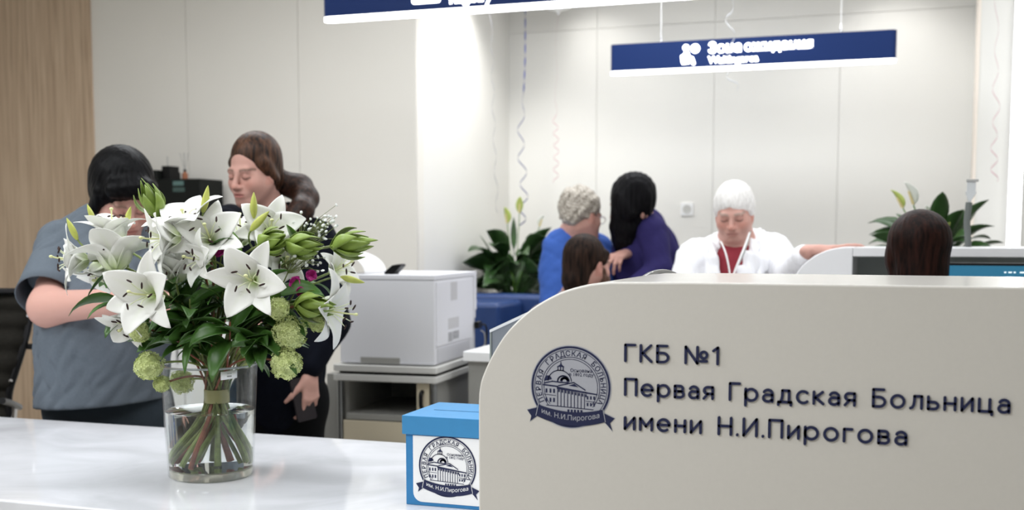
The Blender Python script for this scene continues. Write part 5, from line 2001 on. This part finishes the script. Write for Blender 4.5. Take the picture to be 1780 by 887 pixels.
hm = hair_mat('brown_hair', S(20, 12, 9), S(88, 58, 40), (30, 30, 4), .45, .22)
h = Body(.02)
h.ell(W(0, -.026, .040), v3(.084, .097, .095) * s, A)
h.ell(W(0, -.055, -.030), v3(.068, .058, .075) * s, A, .03)
for q in (-1, 1):
    h.cone(W(q * .066, .020, .03), W(q * .074, -.02, -.035), .020 * s, .018 * s, .02)
h.ell(W(0, .120, -.045), v3(.063, .078, .088) * s, A, .006, True)
h.ell(W(.006, .122, .012), v3(.034, .072, .058) * s, A, .010, True)
h.cone(W(.006, .075, .085), W(.004, -.02, .150), .0022, .0022, .006, None, True)
skin_obj('hair', h.mesh(.0034), hm, t, smooth_iter=2)
h = Body(.03)
pt = [W(0, -.105, -.045), at(503, 322, 4.10), at(522, 326, 4.10), at(532, 345, 4.06), at(524, 366, 4.0), at(505, 385, 3.97), at(492, 410, 3.95)]
h.cone(W(0, -.085, -.01), W(0, -.10, -.06), .040, .034)
h.chain(pt, [.034, .036, .040, .040, .038, .034, .018])
fv = np.random.RandomState(3).normal(size=3)
skin_obj('ponytail', h.mesh(.0042), hair_mat('ponytail_hair', S(20, 12, 10), S(62, 40, 30), (26, 26, 26), .45, .22), t, smooth_iter=1)
m_ = mat('navy_black_jacket', S(9, 12, 22), .85, spec=.12, noise=.15, nscale=30)
j = Body(.035)
j.cone(at(470, 402, 4.09), at(484, 450, 4.07), .085, .150, .06, (_fw, .78))
j.cone(at(484, 450, 4.07), at(492, 560, 4.04), .155, .150, .06, (_fw, .80))
j.cone(at(492, 560, 4.04), at(487, 690, 4.04), .150, .150, .06, (_fw, .80))
j.cone(at(404, 402, 4.10), at(546, 424, 4.06), .070, .068, .05)
j.chain([sR, eR, at(540, 634, 3.935)], [.070, .062, .045]).chain([sL, eL, wL], [.070, .060, .045])
j.chain([at(438, 372, 4.04), at(452, 388, 4.0), at(470, 395, 4.0), at(492, 382, 4.06), at(502, 362, 4.12)], [.020] * 5, .02)
j.disp = folds(4, .012, 36)
skin_obj('jacket', j.mesh(.006), m_, t)
cl_ = Body(.01)
cl_.chain([at(440, 380, 3.985), at(458, 396, 3.965), at(474, 386, 3.985), at(482, 362, 4.03), at(483, 345, 4.06)], [.012, .013, .013, .012, .010])
skin_obj('collar', cl_.mesh(.004), mat('white_collar', S(214, 212, 210), .7), t)
m_ = mat('black_trousers', S(7, 8, 10), .85, spec=.12)
l_ = Body(.03)
hp = at(485, 690, 4.04)
l_.cone(hp - .06 * _r, hp + .06 * _r, .115, .115, .05, (_fw, .85))
fl_, fr_ = hp - .085 * _r, hp + .085 * _r
legs(l_, hp - .07 * _r - .06 * _up, hp + .07 * _r - .06 * _up, v3(fl_[0], fl_[1], .07), v3(fr_[0], fr_[1], .07), .092, .065, .055)
l_.disp = folds(5, .006, 14)
skin_obj('trousers', l_.mesh(.012), m_, t)
shoes(t, (fl_, fr_), -.5, M['blackm'])
# the phone in her hand
fp, fd, fx = at(527, 694, 3.90), cdir(-.42, -1, .1), None
fd = cdir(.18, -1, .0)
fn = cdir(-.55, -.08, -.8)
fx = np.cross(fd, fn)
b_ = MB()
o2 = rrect(-.036, -.074, .036, .074, .008)
V = [fp + fx * a + fd * q + fn * (.0045 * k) for k in (-1, 1) for a, q in o2]
n = len(o2)
b_.add(V, [tuple(range(n)), tuple(reversed(range(n, 2 * n)))] + [((i + 1) % n, i, n + i, n + (i + 1) % n) for i in range(n)])
phn = thing('phone', 'dark phone held in the hand of the woman in the navy jacket', 'phone', fp)
b_.build('casing', mat('dark_phone', S(30, 24, 28), .3), phn, world=True, bevel=.001)
MB().lathe([(.0, .002), (.006, .002), (.007, 0)], fp - fd * .055 - fn * .0045 + fx * .018, 14, axis=-fn).build('camera_lens', M['black'], phn, world=True)

# ------------------------------------------------------------------ woman in grey scrubs, black hair
t = person('woman with short black hair in grey blue scrubs, head bowed over the lilies', 190, 3.75)
c, s = at(214, 340, 3.70), 1.04
A = head_frame(.62, .62, -.10)
b = Body(.03)
W = add_head(b, c, A, s, cheek=1.1)
nb = at(186, 402, 3.80)
b.cone(W(0, -.02, -.06), nb, .050, .058, .03)
sR, eR, wR = at(108, 432, 3.78), at(84, 535, 3.56), at(226, 523, 3.33)
sL, eL, wL = at(262, 436, 3.80), at(300, 545, 3.66), at(296, 545, 3.45)
b.cone(nb, at(180, 480, 3.76), .09, .15, .06, (_fw, .8)).cone(at(180, 480, 3.76), at(180, 620, 3.76), .15, .13, .06, (_fw, .8))
b.chain([sR, eR], [.058, .050]).chain([eR, wR], [.053, .035], .05)
b.chain([sL, eL, wL], [.062, .052, .033])
add_hand(b, wR, cdir(1, .05, .25), cdir(0, -.3, -1), cdir(0, 1, .2), [.25] * 4, 1.0)
add_hand(b, wL, cdir(-1, .15, .25), cdir(0, -.5, -1), cdir(0, 1, .3), [.55] * 4, .95)
finish_body(t, b, .0045, c, A, s, SK2, red=.7)
h = Body(.02)
h.ell(W(0, -.028, .042), v3(.096, .106, .104) * s, A)
h.ell(W(0, -.062, -.020), v3(.086, .062, .085) * s, A, .03)
for q in (-1, 1):
    h.cone(W(q * .074, .026, .035), W(q * .082, .000, -.040), .024 * s, .020 * s, .02)
h.cone(W(-.05, .075, .075), W(.05, .075, .075), .026 * s, .026 * s, .03)
h.ell(W(0, .128, -.045), v3(.068, .078, .098) * s, A, .012, True)
h.disp = strands(c, A, .0012, 52, 1)
skin_obj('hair', h.mesh(.0045), hair_mat('black_hair', S(3, 3, 4), S(12, 12, 14), (60, 60, 16), .42, .10), t)
m_ = mat('scrub_grey', S(94, 102, 111), .85, spec=.2, noise=.05, nscale=160, bump=.1, bscale=300)
j = Body(.035)
j.cone(at(176, 415, 3.82), at(180, 460, 3.78), .105, .155, .06, (_fw, .85))
j.cone(at(180, 460, 3.78), at(180, 580, 3.70), .165, .190, .06, (_fw, .88))
j.cone(at(180, 580, 3.70), at(178, 700, 3.71), .190, .205, .06, (_fw, .88))
j.cone(at(122, 432, 3.79), at(252, 436, 3.81), .074, .072, .05)
j.cone(sR + .01 * _up, sR * .55 + eR * .45 - .008 * _r, .076, .074, .012)
j.cone(sL, sL * .28 + eL * .72, .078, .080, .012)
def sleeve_hem(S0, E0):
    p = S0 * .24 + E0 * .76
    u = (E0 - S0) / np.linalg.norm(E0 - S0)
    return lambda P: np.where((np.abs((P - p) @ u) < .12) & (np.linalg.norm((P - p) - ((P - p) @ u)[:, None] * u, axis=1) < .105) & ((P - p) @ u > 0), .08, 0.0)
fd_ = folds(8, .020, 34, dirv=cdir(.6, 1, 0), mix=.7)
hR, hL = sleeve_hem(sR, eR), sleeve_hem(sL, eL)
zc_ = at(180, 470, 3.74)
j.disp = lambda P: fd_(P)
j.cut(at(178, 712, 3.5), cdir(.07, -1, 0), .006)
ax_ = (eR - sR) / np.linalg.norm(eR - sR)
sl_ = [sR + .005 * _up, sR * .75 + eR * .25 - .006 * _r, sR * .5 + eR * .5 - .010 * _r, sR * .30 + eR * .70 - .013 * _r, sR * .16 + eR * .84 - .016 * _r]
MB().tube(sl_, [.066, .079, .084, .087, .090], 28, cap=False).build('sleeve', m_, t, world=True, angle=180, solid=.004)
# side slit at the hem
j.cone(at(66, 720, 3.66), at(84, 650, 3.62), .018, .004, .004, None, True)
skin_obj('scrub_top', j.mesh(.0065), m_, t)
u_ = Body(.01)
u_.chain([at(160, 400, 3.86), at(152, 386, 3.80), at(160, 392, 3.74), at(186, 400, 3.70), at(212, 392, 3.74)], [.030, .034, .030, .024, .02])
skin_obj('undershirt_collar', u_.mesh(.006), M['blackm'], t)
m_ = mat('scrub_trousers', S(52, 60, 68), .85, spec=.2, noise=.05, nscale=120)
l_ = Body(.03)
hp = at(188, 700, 3.74)
l_.cone(hp - .07 * _r, hp + .07 * _r, .138, .138, .05, (_fw, .95))
fl_, fr_ = hp - .11 * _r, hp + .11 * _r
legs(l_, hp - .085 * _r - .05 * _up, hp + .085 * _r - .05 * _up, v3(fl_[0], fl_[1], .07), v3(fr_[0], fr_[1], .07), .112, .08, .065)
l_.disp = folds(9, .007, 14)
skin_obj('trousers', l_.mesh(.012), m_, t)
shoes(t, (fl_, fr_), .2, M['white'])

# ------------------------------------------------------------------ woman in the white coat, white hair
t = person('woman with short white hair in white coat leaning a hand on the counter', 1275, 4.56)
c, s = at(1276, 367, 4.50), .90
A = head_frame(-.32, .40, -.03)
b = Body(.025)
W = add_head(b, c, A, s, jaw=1.06, cheek=1.12, nose=1.08)
nb = at(1280, 438, 4.56)
b.cone(W(0, -.03, -.06), nb, .056, .062, .03)
sR, eR, wR = at(1343, 442, 4.60), at(1380, 474, 4.36), at(1403, 439, 4.17)
sL, eL, wL = at(1208, 452, 4.56), at(1178, 560, 4.46), at(1215, 590, 4.25)
b.cone(nb, at(1277, 500, 4.56), .08, .14, .06, (_fw, .8)).cone(at(1277, 500, 4.56), at(1277, 680, 4.56), .14, .15, .06, (_fw, .8))
b.chain([sR, eR, wR], [.055, .044, .027]).chain([sL, eL, wL], [.055, .044, .027])
add_hand(b, at(1408, 435, 4.15), cdir(1, .10, .04), cdir(.14, -1, 0), cdir(0, .1, 1), [(-.06, .10, .08), (.0, .10, .08), (.03, .1, .08), (.06, .1, .08)], .98, thumb=(.45, .1), spread=.14)
add_hand(b, wL, cdir(.7, -.1, .7), cdir(0, -1, 0), cdir(1, 0, 0), [.3] * 4, .95)
finish_body(t, b, .0042, c, A, s, SK2, red=.75, lip=(.48, .22, .19), brow=(.36, .28, .24))
h = Body(.02)
h.ell(W(0, -.022, .040), v3(.083, .100, .087) * s, A)
h.ell(W(0, -.060, -.010), v3(.076, .058, .066) * s, A, .03)
for q in (-1, 1):
    h.ell(W(q * .074, -.006, .012), v3(.013, .036, .040) * s, A, .02)
h.ell(W(.004, .128, -.030), v3(.058, .082, .098) * s, A @ np.array([[math.cos(.16), 0, math.sin(.16)], [0, 1, 0], [-math.sin(.16), 0, math.cos(.16)]]), .006, True)
h.cone(W(-.030, .080, .085), W(-.026, -.01, .145), .0022, .0022, .008, None, True)
Aw, cw = A.copy(), c.copy()
st2 = lambda P: .0011 * np.sin(((P - cw) @ Aw) @ v3(230, 40, 110)) * (.6 + .4 * np.sin(((P - cw) @ Aw) @ v3(70, 30, -50)))
h.disp = st2
skin_obj('hair', h.mesh(.0036), hair_mat('white_hair', S(218, 215, 212), S(242, 240, 238), (50, 50, 14), .55), t, smooth_iter=2)
m_ = mat('maroon_blouse', S(128, 30, 44), .8, noise=.06, nscale=60)
j = Body(.03)
j.cone(at(1277, 446, 4.56), at(1276, 480, 4.55), .072, .138, .05, (_fw, .84)).cone(at(1276, 480, 4.55), at(1276, 600, 4.55), .142, .11, .05, (_fw, .84))
j.ell(W(0, .02, -.125), (.05, .06, .04), None, .01, True)
skin_obj('blouse', j.mesh(.006), m_, t)
m_ = mat('white_coat', S(238, 238, 242), .75, bump=.05, bscale=60)
j = Body(.03)
j.cone(at(1278, 440, 4.60), at(1277, 500, 4.57), .105, .165, .06, (_fw, .82))
j.cone(at(1277, 500, 4.57), at(1277, 640, 4.57), .170, .175, .06, (_fw, .82))
j.cone(at(1277, 640, 4.57), at(1277, 900, 4.57), .175, .20, .06, (_fw, .82))
j.cone(at(1218, 450, 4.57), at(1338, 440, 4.61), .072, .074, .05)
j.chain([sR, eR, at(1396, 446, 4.20)], [.076, .060, .040]).chain([sL, eL, wL], [.076, .064, .045])
# open front: take out a wedge down the chest
for q in range(6):
    f = q / 5
    p = at(1279 - 6 * f, 425 + 75 * f, 4.400)
    j.cone(p - _fw * .05, p + _fw * (.085 - .01 * f), .052 - .010 * f, .052 - .010 * f, .008, None, True)
j.disp = folds(21, .010, 36, mix=.8)
skin_obj('coat', j.mesh(.006), m_, t)
for (nm, P, R_) in (('coat_lapel', [(1244, 412, 4.60), (1240, 430, 4.50), (1238, 452, 4.435), (1236, 480, 4.420), (1234, 515, 4.415)], [.014, .018, .022, .026, .026]),
                    ('coat_lapel', [(1316, 402, 4.62), (1313, 426, 4.50), (1307, 450, 4.440), (1297, 480, 4.420), (1288, 515, 4.410)], [.016, .022, .030, .034, .028]),
                    ('coat_lapel', [(1326, 412, 4.60), (1330, 432, 4.510), (1322, 456, 4.455), (1314, 484, 4.435), (1308, 515, 4.430)], [.024, .028, .03, .03, .026])):
    q = Body(.012)
    q.chain([at(*p) for p in P], R_, .02, (_fw, .5))
    q.disp = lambda P: .004 * np.sin((P @ _r) * 160 + (P @ _up) * 30)
    skin_obj(nm, q.mesh(.005), m_, t)
MB().tube(spline([at(1253, 420, 4.44), at(1258, 431, 4.41), at(1263, 446, 4.39), at(1268, 472, 4.38), at(1271, 505, 4.38)], 6), .0032, 6).build('lanyard', M['white'], t, world=True)
MB().tube(spline([at(1303, 405, 4.44), at(1296, 425, 4.405), at(1287, 448, 4.385), at(1276, 476, 4.375), at(1270, 500, 4.375)], 6), .0042, 6).build('lanyard', M['white'], t, world=True)
MB().tube(spline([at(1305, 402, 4.445), at(1299, 424, 4.41), at(1291, 446, 4.39), at(1283, 462, 4.38)], 6), .0022, 6).build('earphone_wire', M['greydk'], t, world=True)
l_ = Body(.03)
hp = at(1277, 800, 4.57)
hp[2] = .80
fl_, fr_ = hp - .09 * _r, hp + .09 * _r
legs(l_, hp - .08 * _r, hp + .08 * _r, v3(fl_[0], fl_[1], .07), v3(fr_[0], fr_[1], .07), .10, .07, .05)
skin_obj('trousers', l_.mesh(.012), M['white'], t)
shoes(t, (fl_, fr_), 0, M['white'])

# ------------------------------------------------------------------ elderly woman in blue, seen from behind
t = person('grey haired woman in bright blue top seen from behind by the plant', 1002, 5.5)
c, s = at(1013, 373, 5.48), .96
A = head_frame(2.25, .20, 0)
b = Body(.025)
W = add_head(b, c, A, s)
nb = at(1000, 414, 5.52)
b.cone(W(0, -.03, -.06), nb, .052, .060, .03)
sR, eR, wR = at(1040, 432, 5.60), at(1048, 520, 5.5), at(1044, 575, 5.36)
sL, eL, wL = at(970, 428, 5.48), at(966, 520, 5.46), at(985, 590, 5.42)
b.cone(nb, at(1000, 470, 5.52), .08, .14, .06, (_fw, .8)).cone(at(1000, 470, 5.52), at(1000, 600, 5.52), .14, .14, .06, (_fw, .8))
b.chain([sR, eR, wR], [.05, .042, .027]).chain([sL, eL, wL], [.05, .042, .027])
add_hand(b, wR, cdir(1, -.2, -.3), cdir(0, -1, 0), cdir(0, 0, -1), [.3] * 4, .95)
add_hand(b, wL, cdir(.3, -1, .2), cdir(1, 0, 0), cdir(0, 0, -1), [.3] * 4, .95)
finish_body(t, b, .005, c, A, s, SK2)
h = Body(.02)
h.ell(W(0, -.026, .046), v3(.094, .106, .096) * s, A)
h.ell(W(0, -.066, -.012), v3(.078, .054, .062) * s, A, .03)
h.ell(W(0, .134, -.030), v3(.070, .078, .090) * s, A, .012, True)
rs_ = np.random.RandomState(7)
ck = [(rs_.normal(size=3) * 95, rs_.rand() * 6) for _ in range(5)]
h.disp = lambda P: .0048 * sum(np.sin(P @ k + ph + 1.5 * np.sin(P @ k[::-1] * .6)) for k, ph in ck) / 1.8
skin_obj('hair', h.mesh(.0050), hair_mat('grey_hair', S(120, 112, 102), S(206, 198, 186), (40, 40, 40), .6), t)
m_ = mat('bright_blue_top', S(54, 92, 172), .85, noise=.05, nscale=90)
j = Body(.035)
j.cone(at(1000, 424, 5.53), at(1000, 470, 5.52), .100, .150, .06, (_fw, .82))
j.cone(at(1000, 470, 5.52), at(996, 610, 5.52), .158, .165, .06, (_fw, .82))
j.cone(at(978, 430, 5.49), at(1030, 434, 5.58), .062, .062, .05)
j.chain([sR, eR], [.064, .058]).chain([sL, eL], [.066, .06])
j.ell(nb + _up * .03, (.07, .07, .05), None, .01, True)
j.disp = folds(31, .014, 34, dirv=cdir(1,.2,0), mix=.6)
skin_obj('top', j.mesh(.007), m_, t)
g_ = MB()
ga = [W(-.030 + .024 * math.cos(x), .106, -.006 + .02 * math.sin(x)) for x in np.linspace(0, 2 * PI, 13)]
g2 = [W(.030 + .024 * math.cos(x), .106, -.006 + .02 * math.sin(x)) for x in np.linspace(0, 2 * PI, 13)]
g_.tube(ga, .0016, 6).tube(g2, .0016, 6).tube([W(-.056, .104, 0), W(-.08, .0, .0)], .0016, 6).tube([W(.056, .104, 0), W(.08, .0, .0)], .0016, 6).tube([W(-.007, .107, -.002), W(.007, .107, -.002)], .0016, 6)
g_.build('glasses', M['chrome'], t, world=True)
l_ = Body(.03)
hp = at(997, 620, 5.52)
fl_, fr_ = hp - .09 * _r, hp + .09 * _r
l_.cone(hp - .06 * _r, hp + .06 * _r, .135, .135, .05, (_fw, .85))
legs(l_, hp - .075 * _r - .05 * _up, hp + .075 * _r - .05 * _up, v3(fl_[0], fl_[1], .07), v3(fr_[0], fr_[1], .07), .10, .07, .055)
skin_obj('trousers', l_.mesh(.014), mat('blue_trousers', S(50, 84, 170), .85), t)
shoes(t, (fl_, fr_), 2.25, M['white'])

# ------------------------------------------------------------------ woman in the purple jacket with long black hair
t = person('woman with long black hair in dark purple jacket reaching out a hand', 1120, 5.5)
c, s = at(1095, 352, 5.45), .98
A = head_frame(-2.05, .35, -.10)
b = Body(.025)
W = add_head(b, c, A, s)
nb = at(1118, 392, 5.52)
b.cone(W(0, -.03, -.06), nb, .050, .056, .03)
b.cone(nb, at(1122, 450, 5.52), .08, .13, .06, (_fw, .8)).cone(at(1122, 450, 5.52), at(1128, 600, 5.52), .13, .13, .06, (_fw, .8))
sR, eR, wR = at(1132, 404, 5.42), at(1147, 470, 5.34), at(1095, 505, 5.28)
sL, eL, wL = at(1098, 398, 5.62), at(1108, 452, 5.60), at(1089, 442, 5.42)
b.chain([sR, eR, wR], [.05, .040, .026]).chain([sL, eL, wL], [.05, .040, .025])
add_hand(b, at(1088, 441.5, 5.41), cdir(-.55, -.12, .8), cdir(-.15, -1, -.1), cdir(-.8, .2, -.5), [(.05, .12, .1), (.5, .6, .3), (.75, .7, .3), (.85, .7, .4)], 1.0, thumb=(.5, .3))
add_hand(b, wR, cdir(-1, -.4, 0), cdir(0, -1, 0), cdir(0, 0, 1), [.3] * 4, .95)
finish_body(t, b, .005, c, A, s, SK3)
h = Body(.03)
h.ell(W(0, -.024, .040), v3(.088, .104, .098) * s, A)
h.ell(W(0, .134, -.045), v3(.066, .074, .100) * s, A, .012, True)
h.chain([W(0, -.05, .03), at(1097, 365, 5.44), at(1090, 395, 5.44), at(1085, 420, 5.45), at(1082, 440, 5.46)], [.085, .080, .066, .052, .022], .03, (_fw, .8))
for q in (-1, 1):
    h.cone(W(q * .060, .010, .03), W(q * .062, -.01, -.07), .027, .026, .03)
    h.ell(W(q * .080, -.002, -.014), v3(.016, .026, .036), A)
h.cone(W(0, -.06, -.02), at(1106, 385, 5.46), .062, .040, .03)
h.chain([W(-.03, .02, .02), at(1078, 372, 5.42), at(1073, 395, 5.43), at(1072, 415, 5.45)], [.05, .035, .026, .010], .03)
h.disp = lambda P: .0014 * np.sin((P @ _r) * 260 + 2 * np.sin((P @ _up) * 14)) + .0012 * np.sin((P @ _fw) * 310)
skin_obj('hair', h.mesh(.0055), hair_mat('long_black_hair', S(5, 4, 6), S(16, 15, 18), (70, 70, 8), .5, .10), t)
m_ = mat('dark_purple_jacket', S(40, 35, 80), .85, spec=.15, noise=.06, nscale=60)
j = Body(.035)
j.cone(at(1119, 392, 5.53), at(1122, 440, 5.52), .090, .142, .06, (_fw, .82))
j.cone(at(1122, 440, 5.52), at(1128, 520, 5.52), .148, .155, .06, (_fw, .82))
j.cone(at(1128, 520, 5.52), at(1128, 610, 5.52), .155, .165, .06, (_fw, .82))
j.cone(at(1104, 396, 5.58), at(1132, 402, 5.45), .062, .066, .05)
j.chain([sR, eR, wR], [.072, .058, .045], .022).chain([sL, eL, at(1092, 442, 5.45)], [.062, .052, .036])
j.chain([at(1108, 372, 5.5), at(1122, 366, 5.50), at(1132, 378, 5.54)], [.022, .024, .022], .02)
j.disp = folds(41, .013, 30, mix=.6)
skin_obj('jacket', j.mesh(.007), m_, t)
l_ = Body(.03)
hp = at(1128, 620, 5.52)
fl_, fr_ = hp - .09 * _r, hp + .09 * _r
l_.cone(hp - .06 * _r, hp + .06 * _r, .125, .125, .05, (_fw, .85))
legs(l_, hp - .075 * _r - .05 * _up, hp + .075 * _r - .05 * _up, v3(fl_[0], fl_[1], .07), v3(fr_[0], fr_[1], .07), .095, .065, .05)
skin_obj('trousers', l_.mesh(.014), mat('dark_trousers', S(28, 26, 44), .85), t)
shoes(t, (fl_, fr_), -2.0, M['blackm'])

# ------------------------------------------------------------------ seated man with brown hair and beard, seen from behind
def stool(label, x, y, h=.46):
    q = thing('stool', label, 'stool', (x, y, 0))
    MB().lathe([(0, h - .05), (.16, h - .05), (.175, h - .03), (.17, h - .004), (0, h)], (0, 0, 0), 28).build('seat', M['blackm'], q)
    for k in range(4):
        a = PI / 4 + k * PI / 2
        MB().tube([(.11 * math.cos(a), .11 * math.sin(a), h - .05), (.19 * math.cos(a), .19 * math.sin(a), 0)], .012, 8).build('leg', M['chrome'], q)
t = person('seated man with dark brown hair and beard seen from behind', 1020, 4.9)
c, s = at(1023, 461, 4.88), .97
A = head_frame(2.25, .05, 0)
b = Body(.025)
W = add_head(b, c, A, s)
nb = at(1012, 520, 4.92)
b.cone(W(0, -.03, -.06), nb, .058, .066, .03)
hpz = .56
hp = v3(nb[0], nb[1], hpz)
b.cone(nb, nb - _up * .16, .09, .15, .06, (_fw, .8)).cone(nb - _up * .16, hp, .15, .14, .06, (_fw, .8))
finish_body(t, b, .0045, c, A, s, SK3, red=.6)
h = Body(.02)
h.ell(W(0, -.030, .040), v3(.084, .100, .096) * s, A)
h.ell(W(0, -.072, -.040), v3(.070, .052, .082) * s, A, .03)
h.cone(W(0, -.085, -.08), W(0, -.08, -.125), .045 * s, .03 * s, .03)
for q in (-1, 1):
    h.cone(W(q * .064, .04, .05), W(q * .074, .022, .015), .018 * s, .012 * s, .02)
h.ell(W(0, .134, -.030), v3(.068, .078, .100) * s, A, .012, True)
for q in (-1, 1):
    h.ell(W(q * .085, .008, -.020), v3(.02, .026, .034) * s, A, .008, True)
h.disp = strands(c, A, .0012, 46, 3)
skin_obj('hair', h.mesh(.0045), hair_mat('dark_brown_hair', S(12, 8, 7), S(54, 38, 30), (30, 30, 4), .5, .10), t)
h = Body(.02)
for q in (-1, 1):
    h.cone(W(q * .066, .022, -.020), W(q * .060, .040, -.075), .013 * s, .024 * s, .02)
    h.cone(W(q * .060, .040, -.075), W(0, .088, -.110), .026 * s, .030 * s, .02)
    h.cone(W(q * .028, .094, -.056), W(q * .030, .080, -.09), .009 * s, .016 * s, .012)
h.cone(W(-.022, .102, -.054), W(.022, .102, -.054), .006 * s, .006 * s, .01)
h.disp = lambda P: .0018 * np.sin(P @ v3(310, 260, 90)) + .0015 * np.sin(P @ v3(-280, 330, 140))
skin_obj('beard', h.mesh(.004), hair_mat('brown_beard', S(46, 28, 20), S(96, 62, 44), (90, 90, 30), .6), t)
j = Body(.035)
j.cone(nb - _up * .02, nb - _up * .12, .085, .155, .05, (_fw, .85)).cone(nb - _up * .12, hp - _up * .04, .165, .16, .05, (_fw, .85))
j.cone(nb - _r * .15 - _up * .09, nb + _r * .15 - _up * .09, .065, .065, .05)
for q in (-1, 1):
    j.chain([nb + _r * q * .17 - _up * .10, nb + _r * q * .19 - _up * .38, nb + _r * (q * .10 + .15) - _up * .52], [.064, .052, .04])
j.disp = folds(51, .010, 16)
skin_obj('shirt', j.mesh(.009), mat('grey_shirt', S(150, 140, 138), .85), t)
fdir = -_fw * math.cos(2.25) + _r * math.sin(2.25)
sd = np.cross(fdir, _up)
l_ = Body(.03)
for q in (-1, 1):
    k0, k1 = hp + sd * q * .09, hp + sd * q * .11 + fdir * .40 - _up * .02
    k2 = v3(k1[0] + fdir[0] * .03, k1[1] + fdir[1] * .03, .08)
    l_.chain([k0, k1, k2], [.09, .062, .045])
skin_obj('trousers', l_.mesh(.014), M['blackm'], t)
b = Body(.02)
shoes(t, [hp + sd * q * .11 + fdir * .46 for q in (-1, 1)], 1.95, M['blackm'])
stool('black round stool under the seated man with the beard', hp[0], hp[1], hpz - .13)

# ------------------------------------------------------------------ seated staff member, back of a dark brown head
t = person('seated staff member with short dark brown hair seen from behind at the monitor', 1595, 3.4)
c, s = at(1594, 443, 3.38), 1.0
A = head_frame(3.10, .10, 0)
b = Body(.025)
W = add_head(b, c, A, s)
nb = at(1592, 530, 3.36)
b.cone(W(0, -.03, -.06), nb, .054, .062, .03)
hp = v3(nb[0], nb[1], .56)
b.cone(nb, nb - _up * .16, .09, .15, .06, (_fw, .8)).cone(nb - _up * .16, hp, .15, .14, .06, (_fw, .8))
finish_body(t, b, .005, c, A, s, SK2)
h = Body(.02)
h.ell(W(0, -.024, .036), v3(.089, .103, .094) * s, A)
h.ell(W(0, -.050, -.050), v3(.074, .062, .080) * s, A, .03)
for q in (-1, 1):
    h.ell(W(q * .078, .0, -.014), v3(.014, .026, .034), A, .02)
    h.ell(W(q * .058, -.005, -.075), v3(.026, .034, .042), A, .02)
h.ell(W(0, .134, -.030), v3(.068, .078, .100) * s, A, .012, True)
h.disp = strands(c, A, .0007, 60, 6)
skin_obj('hair', h.mesh(.0042), hair_mat('chestnut_hair', S(10, 5, 4), S(46, 24, 18), (30, 30, 5), .5, .10), t)
j = Body(.035)
j.cone(nb - _up * .02, nb - _up * .12, .08, .15, .05, (_fw, .85)).cone(nb - _up * .12, hp - _up * .04, .16, .16, .05, (_fw, .85))
j.cone(nb - _r * .14 - _up * .09, nb + _r * .14 - _up * .09, .06, .06, .05)
for q in (-1, 1):
    j.chain([nb + _r * q * .17 - _up * .10, nb + _r * q * .20 - _up * .33, nb + _r * q * .14 + _fw * .16 - _up * .37], [.062, .05, .036])
skin_obj('uniform_top', j.mesh(.009), mat('white_uniform', S(226, 228, 232), .8), t)
l_ = Body(.03)
fdir, sd = -_fw * math.cos(2.95) + _r * math.sin(2.95), _r
for q in (-1, 1):
    k0, k1 = hp + sd * q * .09, hp + sd * q * .10 + fdir * .24 - _up * .02
    l_.chain([k0, k1, v3(k1[0] - fdir[0] * .05, k1[1] - fdir[1] * .05, .08)], [.088, .062, .045])
skin_obj('trousers', l_.mesh(.014), M['white'], t)
shoes(t, [hp + sd * q * .10 + fdir * .16 for q in (-1, 1)], 2.95, M['white'])
stool('black round stool under the seated staff member', hp[0], hp[1], .43)
